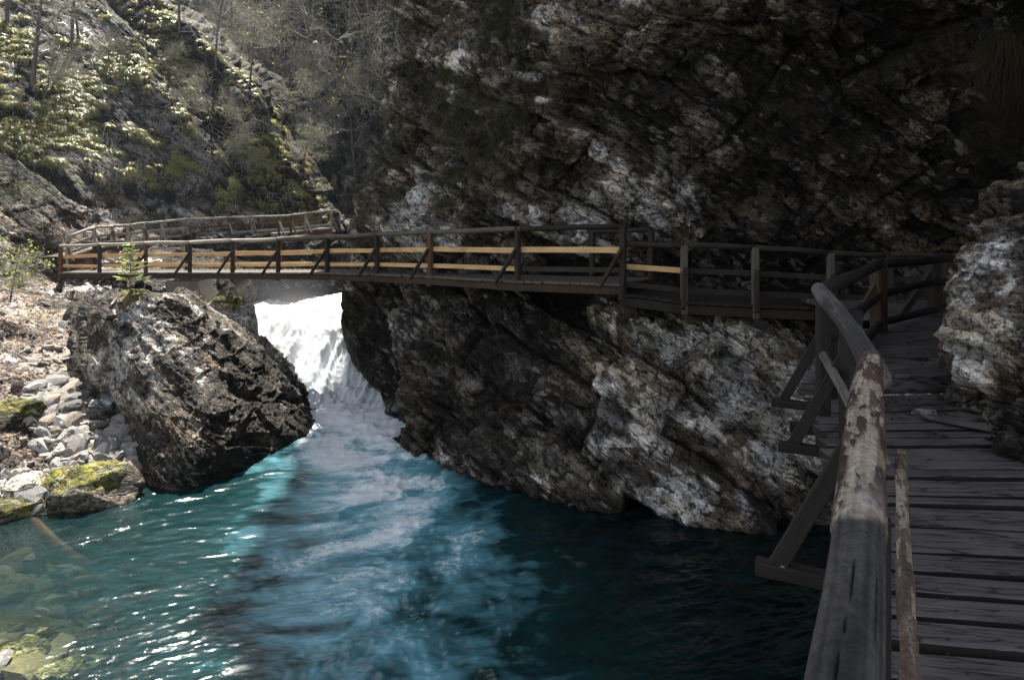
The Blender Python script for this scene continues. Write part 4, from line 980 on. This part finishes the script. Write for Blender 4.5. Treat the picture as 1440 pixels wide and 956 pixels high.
stuff('cliff_grass', [blades(*pc, 16, .38, .010, DGRN, 8, g=1.4)], M_GRASS, 'dark drooping grass and herbs growing on the shaded left shoulder of the cliff')
hp = pick('cliff', 420, (1380, 40, 1520, 200), lambda Q, N, J: sst(J[:, 0] + fbm(Q * 1.2, 2, 77) * 40, 1385, 1420) * sst(J[:, 1], 210, 60), 9)
stuff('hanging_roots', [blades(*hp, 14, .38, .005, [(.09, .07, .045), (.06, .045, .03), (.12, .10, .05), (.03, .025, .02)], 10, g=1.4, outw=.7, segs=5)], M_GRASS, 'brown curtain of dead grass and roots hanging at the upper right edge')

# ---- fallen leaves on the bank, and on the far end of the near deck
def flakes(P, N, size, pal, seed):
    r = np.random.default_rng(seed); M = len(P)
    a = r.normal(0, 1, (M, 3)); a -= N * (a * N).sum(1)[:, None] * .8; a /= np.linalg.norm(a, axis=1, keepdims=True)
    b_ = np.cross(N, a) + r.normal(0, .25, (M, 3)); s_ = (size * r.uniform(.5, 1.3, M))[:, None]; q = P + N * .02
    V = np.stack([q - a * s_, q + b_ * s_ * .5, q + a * s_ * 1.0, q - b_ * s_ * .5], 1).reshape(-1, 3)
    pal = np.array(pal); c = pal[r.integers(0, len(pal), M)] * r.uniform(.7, 1.3, M)[:, None]
    return V, np.arange(M * 4).reshape(M, 4), np.repeat(c, 4, 0)
LEAFC = [(.34, .24, .17), (.26, .17, .13), (.42, .33, .25), (.20, .14, .11)]
lp = pick('hillside', 5000, (-60, 385, 240, 725), lambda Q, N, J: (.1 + sst(fbm(Q * .7, 3, 1050), -.2, .3)) * sst(N[:, 2], .2, .6), 11)
stuff('fallen_leaves', [flakes(*lp, .05, LEAFC, 12)], M_LEAF, 'brown fallen leaves scattered over the sunny bank')
r_ = np.random.default_rng(13)
dp = np.stack([r_.uniform(3.1, 4.9, 420), r_.normal(6.0, .38, 420), np.full(420, DZ + .004)], 1); dp[:, 1] = np.clip(dp[:, 1], 5.2, 6.48)
d2 = np.stack([r_.uniform(2.9, 6, 120), r_.uniform(6.7, 9.5, 120), np.full(120, UZ + .004)], 1)
dd = np.vstack([dp, d2])
stuff('deck_litter', [flakes(dd, np.tile([0, 0, 1.], (len(dd), 1)), .028, [(.05, .04, .03), (.08, .06, .045), (.11, .09, .07), (.03, .025, .02)], 14)], M_LEAF, 'dark leaf crumbs and soil scattered on the boardwalk before the step')

def sticks(P, N, ln, wd_, pal, seed):
    r = np.random.default_rng(seed); M = len(P); a = r.normal(0, 1, (M, 3)) + np.array([.6, -.3, -.7]); a -= N * (a * N).sum(1)[:, None] * .9; a /= np.linalg.norm(a, axis=1, keepdims=True)
    b_ = np.cross(N, a); L_ = (ln * r.uniform(.4, 1.4, M))[:, None]; q = P + N * .05
    V = np.stack([q - a * L_ - b_ * wd_, q - a * L_ + b_ * wd_, q + a * L_ + b_ * wd_ * .4, q + a * L_ - b_ * wd_ * .4], 1).reshape(-1, 3)
    pal = np.array(pal); return V, np.arange(M * 4).reshape(M, 4), np.repeat(pal[r.integers(0, len(pal), M)], 4, 0)
kp = pick('hillside', 1700, (-60, -60, 400, 345), lambda Q, N, J: (.1 + sst(fbm(Q * .9, 3, 1060), -.1, .3)) * np.where(poly_in(J, [(0, 215), (130, 262), (240, 262), (360, 305), (0, 320)]), .1, 1), 21)
kr = pick('hillside_ridge', 900, (150, -60, 480, 320), None, 22)
stuff('dead_twigs', [sticks(*kp, .28, .012, [(.5, .46, .4), (.35, .31, .27), (.6, .56, .5)], 23), sticks(*kr, .4, .015, [(.5, .46, .4), (.35, .31, .27)], 24)], M_GRASS, 'pale dead twigs and stalks lying on the steep slope')

# ---- stones: convex angular blocks cut by random planes
def ico(sub):
    import bmesh
    bm = bmesh.new(); bmesh.ops.create_icosphere(bm, subdivisions=sub, radius=1); bm.verts.ensure_lookup_table()
    v = np.array([x.co[:] for x in bm.verts]); f = np.array([[x.index for x in y.verts] for y in bm.faces]); bm.free(); return v, f
ICO3 = ico(3); ICO2 = ico(2); ICO6 = ico(6)
def stone(rng, dims, K=11, ic=None):
    v, f = ic or ICO3; nn = rng.normal(0, 1, (K, 3)); nn = np.vstack([nn, np.eye(3) + rng.normal(0, .15, (3, 3)), -np.eye(3) + rng.normal(0, .15, (3, 3))]); nn /= np.linalg.norm(nn, axis=1, keepdims=True)
    h_ = rng.uniform(.62, .95, len(nn)); r = np.min(h_ / np.maximum(v @ nn.T, .12), axis=1)
    return v * np.minimum(r, 1.15)[:, None] * np.array(dims)
GREYS = [(.36, .335, .31), (.25, .24, .235), (.44, .42, .39), (.17, .16, .15), (.36, .30, .25)]
def scree(name, box, n_, seed, lo, hi, poly=None, sheet='hillside', label=''):
    Qp, Np = pick(sheet, n_, box, (lambda Q, N, J: poly_in(J, poly).astype(float) + 1e-9) if poly else None, seed)
    r = np.random.default_rng(seed); parts = []
    for q, nn in zip(Qp, Np):
        s_ = lo + (hi - lo) * r.random() ** 4; ic = ICO2
        v = stone(r, (s_ * r.uniform(.8, 1.6), s_ * r.uniform(.7, 1.1), s_ * r.uniform(.25, .6)), 4, ic)
        a = r.uniform(0, 6.28); t_ = r.normal(0, .35, 2)
        R = np.array(Matrix.Rotation(a, 3, 'Z') @ Matrix.Rotation(t_[0], 3, 'X') @ Matrix.Rotation(t_[1] + .3, 3, 'Y'))
        c = np.array(GREYS[r.integers(0, 5)]) * r.uniform(.8, 1.15)
        parts.append((v @ R.T + q + nn * s_ * .02, ic[1], np.tile(c, (len(v), 1))))
    return stuff(name, parts, M_STONE, label)
scree('scree', (20, 520, 250, 720), 1100, 15, .03, .30, [(30, 545), (110, 525), (150, 545), (215, 600), (222, 690), (140, 700), (60, 640)], label='heap of loose angular grey stones between the bank and the outcrop')
scree('riverbed_stones', (-80, 735, 330, 1000), 800, 17, .05, .34, sheet='riverbed', label='yellowish stones on the river bottom seen through the clear shallow water')
scree('bank_stones', (-60, 400, 260, 730), 420, 16, .05, .30, label='stones scattered over the sunny bank')

def rock_thing(name, px, py, d, dims, seed, label, cat='rock', rot=0., moss=0., cov=.1, amp=.05, group=None, tilt=0., sub=None, base=(1, 1, 1)):
    r = np.random.default_rng(seed); v = stone(r, dims, 9, sub or ico(5)); v0 = v.copy()
    n0 = v / (np.linalg.norm(v, axis=1, keepdims=True) + 1e-9); sz = max(dims)
    v = v + n0 * (amp * sz * (fbm(v * 2.2 / sz + seed, 4, seed) + .5 * (worley(v * 3.5 / sz + seed, seed)[0] - .5)))[:, None]
    R = np.array(Matrix.Rotation(rot, 3, 'Z') @ Matrix.Rotation(tilt, 3, 'Y')); v = v @ R.T; n0 = n0 @ R.T
    w0 = at(px, py, d)
    c = rock_col(v + w0, .5 + .0 * v[:, 0], cov, seed, .6) * np.array(base)
    if moss:
        mm = sst(n0[:, 2] + .5 * fbm((v + w0) * 2, 4, seed + 3), .75 - moss, 1 - moss)[:, None]
        c = c * (1 - mm) + mixc((.08, .085, .015), (.22, .20, .04), sst(fbm((v + w0) * 7, 3, seed + 5), -.3, .4)) * mm
        v = v + n0 * (.05 * mm[:, 0] * (.5 + fbm((v + w0) * 9, 3, seed + 6)))[:, None]
    me = mesh(name, v, (sub or ico(5))[1], M_BOULDER, True, {'col': c}); o = link(name, me, loc=Vector(w0)); return tag(o, label, cat, group)
rock_thing('boulder', 318, 458, 21.6, (.95, .8, 1.05), 31, 'large smooth pale boulder with a yellow mossy side beside the top of the falls', 'boulder', .4, moss=.2, cov=1.0, amp=.03)
rock_thing('mossy_rock', 125, 690, 13.2, (1.15, .7, .42), 32, 'low bright yellow-green mossy rock at the water edge, the larger one', 'rock', .1, moss=.6, cov=.35, amp=.16)
rock_thing('mossy_rock', 12, 722, 12.4, (.55, .4, .22), 33, 'small mossy rock in the water at the left edge of the picture', 'rock', .5, moss=.7, cov=.1)
rock_thing('mossy_rock', 22, 600, 14.5, (.62, .7, .75), 34, 'dark rounded rock with moss on its side at the left edge above the slab', 'rock', .2, moss=.25, cov=-.1)
rock_thing('stone_slab', 34, 682, 13.0, (.42, .34, .20), 35, 'flat pale tan slab of stone beside the mossy rock', 'stone', .3, cov=.6, amp=.02, base=(1.25, 1.15, .98))
rock_thing('stone_block', 142, 571, 15.6, (.30, .25, .17), 36, 'dark grey block of stone lying on top of the scree', 'stone', .3, cov=.1, amp=.01, base=(.7, .75, .85))
rock_thing('stone_block', 62, 566, 15.6, (.26, .22, .15), 37, 'pale grey stone at the upper left corner of the scree', 'stone', .9, cov=.35, amp=.01)
rock_thing('stone_block', 112, 600, 15.0, (.22, .2, .13), 38, 'flat light stone in the middle of the scree', 'stone', 1.9, cov=.5, amp=.01)
rock_thing('stone_block', 200, 578, 16.2, (.28, .22, .17), 39, 'grey wedge of stone resting against the outcrop above the scree', 'stone', 1.2, cov=.1, amp=.01)
rock_thing('stone_block', 40, 718, 12.6, (.20, .17, .13), 40, 'rounded grey white stone at the shore beside the small mossy rock', 'stone', .2, cov=.5, amp=.02)
rock_thing('boulder', 190, 425, 17.1, (.5, .4, .34), 41, 'ochre mossy boulder under the young fir on top of the outcrop', 'boulder', .4, moss=.35, cov=.2, base=(1.15, 1.05, .8))
for i, (x_, y_, d_, a, b_, sd_) in enumerate([(20, 905, 8.9, .42, .3, 51), (70, 935, 8.4, .32, .25, 52), (125, 925, 8.6, .25, .2, 53), (-5, 950, 8.3, .4, .3, 54), (60, 880, 9.3, .24, .2, 55), (185, 945, 8.3, .22, .18, 56)]):
    lb = ['large pale slab under the clear water at the lower left corner', 'tan stone under water right of the large pale slab', 'small yellowish stone under water near the bottom edge, left of the glitter',
          'pale stone cut by the bottom left corner of the picture', 'small stone under water above the tan stone', 'thin light stone under water, rightmost of the submerged ones'][i]
    rock_thing('submerged_stone', x_, y_ + 16, d_, (a, b_, .16), sd_, lb, 'stone', i * .8, cov=.5, amp=.03, base=(1.1, 1.05, .75), group='stones lying under the clear shallow water')
rock_thing('stone_block', 1300, 590, 5.75, (.16, .12, .09), 61, 'small dark rock at the foot of the buttress on the boardwalk', 'stone', .2, cov=0, amp=.03)
rock_thing('stone_block', 1285, 518, 7.4, (.26, .2, .17), 62, 'dark rock lying at the edge of the upper deck against the buttress', 'stone', .7, cov=0, amp=.03)
lb_ = MB(); lb_.beam((3.42, 5.62, DZ + .03), (3.72, 5.28, DZ + .035), .10, .03); lbo = lb_.build('loose_board', M_PLANK)
tag(lbo, 'short loose board lying across the boardwalk planks by the rock', 'board')

# ---- bare trees, shrubs and the young fir
class TB:
    def __init__(s): s.V = []; s.F = []; s.n = 0; s.tips = []
    def tube(s, p0, p1, r0, r1, k):
        a = p1 - p0; L = np.linalg.norm(a) + 1e-9; a = a / L; u = np.array([.3, .2, 1.]) if abs(a[2]) < .9 else np.array([1., 0, .1])
        sx = np.cross(a, u); sx /= np.linalg.norm(sx); sz = np.cross(sx, a); th = np.arange(k) / k * 2 * np.pi
        ring = np.cos(th)[:, None] * sx + np.sin(th)[:, None] * sz
        s.V.append(p0 + ring * r0); s.V.append(p1 + ring * r1); b_ = s.n
        for i in range(k): s.F.append([b_ + i, b_ + (i + 1) % k, b_ + k + (i + 1) % k, b_ + k + i])
        s.n += 2 * k
def grow(trunk, crown, rng, p, d, L, r, depth, maxd, drp, spread, bias, kids=(3, 4)):
    n_ = 5 if depth == 0 else 4; q = p; dd_ = d / np.linalg.norm(d); tb = trunk if depth == 0 else crown
    pts = [(q, dd_, r)]
    for i in range(n_):
        dd_ = dd_ + rng.normal(0, .13 if depth else .05, 3) + bias * (.10 * depth) + np.array([0, 0, drp * (.12 if depth else 0)]); dd_ /= np.linalg.norm(dd_)
        q2 = q + dd_ * L / n_; r2 = r * (1 - .75 * (i + 1) / n_) if depth else r * (1 - .6 * (i + 1) / n_)
        tb.tube(q, q2, pts[-1][2], max(r2, .0045), 7 if depth == 0 else (4 if depth == 1 else 3)); q = q2; pts.append((q, dd_, max(r2, .0045)))
    crown.tips.append(q)
    if depth < maxd:
        for i in range(1, n_ + 1):
            m_ = rng.integers(*kids) if depth < 2 else rng.integers(2, 4)
            if depth == 0 and i < 2: continue
            for _ in range(m_):
                q, dd_, rr = pts[i]; o_ = rng.normal(0, 1, 3); o_ -= dd_ * (o_ @ dd_); o_ /= np.linalg.norm(o_)
                nd_ = dd_ * (1 - spread) + o_ * spread + bias * .25
                grow(trunk, crown, rng, q, nd_, L * rng.uniform(.38, .62) * (1 if depth else .8), rr * .55, depth + 1, maxd, drp, spread, bias, kids)
def leafquads(tips, rng, size, per, col):
    P = np.repeat(np.array(tips), per, 0) + rng.normal(0, size * 2.2, (len(tips) * per, 3)); N_ = rng.normal(0, 1, P.shape); N_ /= np.linalg.norm(N_, axis=1, keepdims=True)
    return flakes(P, N_, size, col, int(rng.integers(0, 9999)))
def tree_meshes(seed, L, r, maxd=3, drp=0., spread=.6, bias=(0, 0, 0), leaf=.05, lsize=.045, kids=(2, 4), mat=None):
    rng = np.random.default_rng(seed); t_, c = TB(), TB()
    grow(t_, c, rng, np.zeros(3), np.array([0, 0, 1.]) + np.array(bias) * .4, L, r, 0, maxd, drp, spread, np.array(bias, float), kids)
    mt = mesh('trunk', np.vstack(t_.V), t_.F, M_BARK, True); mc = mesh('crown', np.vstack(c.V), c.F, mat or M_TWIG, True)
    tips = [c.tips[i] for i in rng.choice(len(c.tips), max(1, int(len(c.tips) * leaf)), replace=False)]
    V, Fc, cc = leafquads(tips, rng, lsize, 3, [(.34, .42, .07), (.45, .50, .10), (.25, .33, .05)])
    return mt, mc, mesh('leaves', V, Fc, M_LEAF, False, {'col': cc})
def place_tree(name, ms, loc, rz, sc_, label, cat, group):
    e_ = empty(name, Vector(loc), label, cat, group); e_.rotation_euler = (0, 0, rz); e_.scale = (sc_,) * 3
    for nm, me in zip(('trunk', 'crown', 'leaves'), ms):
        c = bpy.data.objects.new(nm, me); COL.objects.link(c); c.parent = e_
    return e_
TR = [tree_meshes(201, 7.5, .14, 3, .0, .55), tree_meshes(202, 6.5, .11, 3, .1, .6), tree_meshes(203, 9, .12, 3, .2, .5, leaf=.05)]
SH = [tree_meshes(211, 2.6, .05, 3, -.10, .75, (.5, -.2, 0), 0.05, .04, (2, 4)), tree_meshes(212, 2.2, .04, 3, -.15, .8, (.3, -.4, 0), 0.06, .04, (2, 4)), tree_meshes(213, 3.2, .06, 3, -.05, .7, (-.4, -.3, .1), .06, .05, (2, 4))]
TL = [('hillside', 48, 118, 0, .8, 'slender bare tree on the slope near the upper left corner'), ('hillside', 100, 66, 2, .7, 'thin bare trunk, leftmost of the pair above the grassy shelf'), ('hillside', 112, 62, 1, .7, 'thin bare trunk, right one of the pair above the grassy shelf'),
      ('hillside', 12, 30, 2, .9, 'bare tree at the very top left of the slope'), ('hillside_ridge', 215, 12, 0, .7, 'bare tree at the top of the second rib'), ('hillside_ridge', 250, 45, 1, .75, 'bare tree leaning on the crest of the second rib'),
      ('hillside_ridge', 305, 95, 2, .6, 'bare tree halfway down the crest of the second rib'), ('gorge_wall', 330, 150, 0, 1.3, 'large pale twigged tree against the dark gorge wall, left one'), ('gorge_wall', 380, 200, 1, 1.3, 'pale twigged tree low against the dark gorge wall'),
      ('gorge_wall', 430, 120, 2, 1.2, 'pale twigged tree in the middle of the gorge wall'), ('gorge_wall', 470, 190, 0, 1.1, 'pale twigged tree right of the middle of the gorge wall'), ('gorge_wall', 520, 110, 1, 1.2, 'bare tree against the gorge wall beside the cliff edge'),
      ('gorge_wall', 545, 200, 0, 1.0, 'small bare tree low beside the cliff edge'), ('gorge_wall', 400, 50, 1, 1.4, 'bare tree high on the gorge wall, left of the gap'), ('gorge_wall', 490, 40, 2, 1.4, 'bare tree high on the gorge wall near the top edge'),
      ('gorge_wall', 360, 90, 1, 1.2, 'bare tree behind the crest of the second rib'), ('gorge_wall', 555, 60, 0, 1.2, 'bare tree high beside the cliff edge'), ('gorge_wall', 310, 20, 2, 1.4, 'bare tree at the top left of the gorge wall')]
for i, (sh, x_, y_, k, sc_, lb) in enumerate(TL):
    q, _ = ground_at(sh, x_, y_); place_tree('bare_tree', TR[k], q - np.array([0, 0, .15]), i * 2.4, sc_, lb, 'tree', 'bare spring trees on the slopes')
SL = [('hillside_ridge', 330, 205, 0, 1.0, 'bare shrub in the hollow between the two ribs, upper one'), ('hillside_ridge', 350, 250, 1, 1.1, 'bare shrub with fanning pale twigs above the far walkway'), ('hillside_ridge', 300, 185, 2, .9, 'bare shrub at the head of the hollow'),
      ('hillside_ridge', 395, 180, 0, 1.2, 'bare shrub reaching out from the crest of the second rib'), ('hillside_ridge', 425, 235, 1, 1.1, 'bare shrub on the end of the second rib'), ('hillside_ridge', 350, 120, 2, 1.2, 'bare shrub on the upper crest of the second rib'),
      ('hillside', 240, 110, 0, .8, 'bare shrub with green buds on the crest of the near rib'), ('hillside', 150, 95, 1, .8, 'bare shrub with green buds in the grass of the upper shelf'), ('hillside', 60, 140, 2, .7, 'bare shrub in the grass at the left'),
      ('gorge_wall', 455, 260, 0, 2.0, 'spreading pale shrub over the river bend'), ('gorge_wall', 420, 265, 1, 2.0, 'pale shrub at the end of the far walkway'), ('gorge_wall', 500, 250, 2, 2.0, 'pale shrub beside the foot of the cliff upstream'),
      ('gorge_wall', 440, 180, 0, 2.2, 'wide shrub with bright twigs halfway up the gorge wall'), ('gorge_wall', 520, 170, 1, 2.0, 'shrub with bright twigs close to the cliff edge'), ('gorge_wall', 395, 130, 2, 2.2, 'shrub with bright twigs behind the crest')]
for i, (sh, x_, y_, k, sc_, lb) in enumerate(SL):
    q, _ = ground_at(sh, x_, y_); place_tree('bare_shrub', SH[k], q - np.array([0, 0, .1]), i * .5 - 1, sc_, lb, 'shrub', 'bare shrubs on the slopes')
q, _ = ground_at('hillside', 8, 395)
place_tree('leafing_shrub', tree_meshes(231, 1.3, .025, 3, 0, .7, (.4, -.3, 0), .12, .045, (2, 4)), at(14, 425, 19.0), 0, 1.0, 'shrub with fresh green leaves at the left edge below the bridge end', 'shrub', None)
q, _ = ground_at('cliff', 560, 170)
place_tree('bare_shrub', SH[1], ground_at('cliff', 556, 190)[0], 2.2, .9, 'dark bare shrub sticking out of the left edge of the cliff', 'shrub', 'bare shrubs on the slopes')

def fir(seed, H):
    rng = np.random.default_rng(seed); t_ = TB(); t_.tube(np.zeros(3), np.array([.02, 0, H]), .022, .004, 7); Vs = []; Cs = []
    tw = TB(); z_ = H * .30; k = 0
    while z_ < H * .98:
        Rr = (H - z_) * .50 + .09; nbr = 7
        for i in range(nbr):
            a = i / nbr * 6.28 + k + rng.normal(0, .15); d = np.array([math.cos(a), math.sin(a), .18 + rng.normal(0, .06)]); Lb = Rr * rng.uniform(.4, 1.2)
            p0 = np.array([.01, 0, z_ + rng.normal(0, .015)]); p1 = p0 + d * Lb; tw.tube(p0, p1, .006, .002, 3)
            n_ = int(18 * Lb / .4) + 5
            for j in range(n_):
                t = rng.uniform(.15, 1); side = np.array([-d[1], d[0], 0]) * rng.choice([-1, 1]); q = p0 + d * Lb * t
                nd_ = side * rng.uniform(.5, 1) + d * .8 + np.array([0, 0, rng.normal(0, .18)]); nd_ /= np.linalg.norm(nd_); ll = rng.uniform(.035, .08) * (1.3 - t * .4)
                w_ = np.array([0, 0, .012]) + np.array([-nd_[1], nd_[0], 0]) * .012
                Vs += [q - w_, q + w_, q + nd_ * ll + w_ * .5, q + nd_ * ll - w_ * .5]; cc = np.array([(.42, .50, .22), (.55, .60, .30), (.25, .34, .12)][rng.integers(0, 3)]); Cs += [cc] * 4
        z_ += .15 * (1 - .3 * z_ / H); k += 1.1
    return t_, tw, np.array(Vs), np.array(Cs)
t_, tw, fv, fc = fir(5, 1.3)
fb = at(183, 416, 17.0)
fe = empty('young_fir', Vector(fb), 'small light green fir standing on the outcrop in front of the footbridge', 'fir tree')
link('trunk', mesh('trunk', np.vstack(t_.V), t_.F, M_BARK, True), fe, (0, 0, 0)); link('branches', mesh('branches', np.vstack(tw.V), tw.F, M_BARK, True), fe, (0, 0, 0))
link('needles', mesh('needles', fv, np.arange(len(fv)).reshape(-1, 4), M_LEAF, False, {'col': fc}), fe, (0, 0, 0))

# ---- driftwood log half under water at the left shore
dl = MB(); dl.log(at(42, 728, 12.5), at(130, 775, 11.2) + np.array([0, 0, -.25]), .085, .07, 14, 10, .05)
M_RED = mat_plain('wet_red_brown_wood', (.30, .13, .09), .5, 9, .3, .4, GS, 'g'); dlo = dl.build('driftwood', M_RED, None, True)
tag(dlo, 'reddish driftwood log sliding under the water at the left shore', 'log')

# ---- spray over the falls
def mist(name, loc, dims, dens_, label):
    v, f = ico(3); me = mesh(name, v, f, M_ROCK, True); me.materials.clear(); m = bpy.data.materials.new(name); m.use_nodes = True; n = m.node_tree; n.nodes.clear()
    o_ = n.nodes.new('ShaderNodeOutputMaterial'); pv = n.nodes.new('ShaderNodeVolumePrincipled'); pv.inputs['Color'].default_value = (.95, .97, 1, 1); pv.inputs['Anisotropy'].default_value = .2
    tc = n.nodes.new('ShaderNodeTexCoord'); ln = n.nodes.new('ShaderNodeVectorMath'); ln.operation = 'LENGTH'; n.links.new(tc.outputs['Object'], ln.inputs[0])
    mr = n.nodes.new('ShaderNodeMapRange'); mr.inputs[1].default_value = 1; mr.inputs[2].default_value = .1; mr.inputs[3].default_value = 0; mr.inputs[4].default_value = dens_; n.links.new(ln.outputs['Value'], mr.inputs[0])
    n.links.new(mr.outputs[0], pv.inputs['Density']); n.links.new(pv.outputs[0], o_.inputs['Volume']); me.materials.append(m)
    o = link(name, me, loc=Vector(loc)); o.scale = dims; return tag(o, label, None, None, 'stuff')
mist('mist', at(415, 480, 22.5), (2.6, 2.0, 1.7), .42, 'fine white spray hanging over the waterfall')
mist('upper_mist', at(400, 415, 27.0), (2.6, 1.6, 1.2), .05, 'thin spray drifting behind the crest of the falls')

# ---- the air of the gorge
def haze(x0, x1, y0, y1, z0, z1, dens_):
    V = [(x, y, z) for x in (x0, x1) for y in (y0, y1) for z in (z0, z1)]
    Fq = [[0, 1, 3, 2], [4, 6, 7, 5], [0, 4, 5, 1], [2, 3, 7, 6], [0, 2, 6, 4], [1, 5, 7, 3]]
    m = bpy.data.materials.new('haze'); m.use_nodes = True; n = m.node_tree; n.nodes.clear()
    o_ = n.nodes.new('ShaderNodeOutputMaterial'); pv = n.nodes.new('ShaderNodeVolumePrincipled'); pv.inputs['Color'].default_value = (.62, .78, 1, 1)
    pv.inputs['Anisotropy'].default_value = .3; pv.inputs['Density'].default_value = dens_; n.links.new(pv.outputs[0], o_.inputs['Volume'])
    o = link('haze', mesh('haze', V, Fq, m)); tag(o, 'thin bluish air filling the gorge', None, None, 'stuff')
haze(-300, 300, -200, 400, -4, 75, .0003)
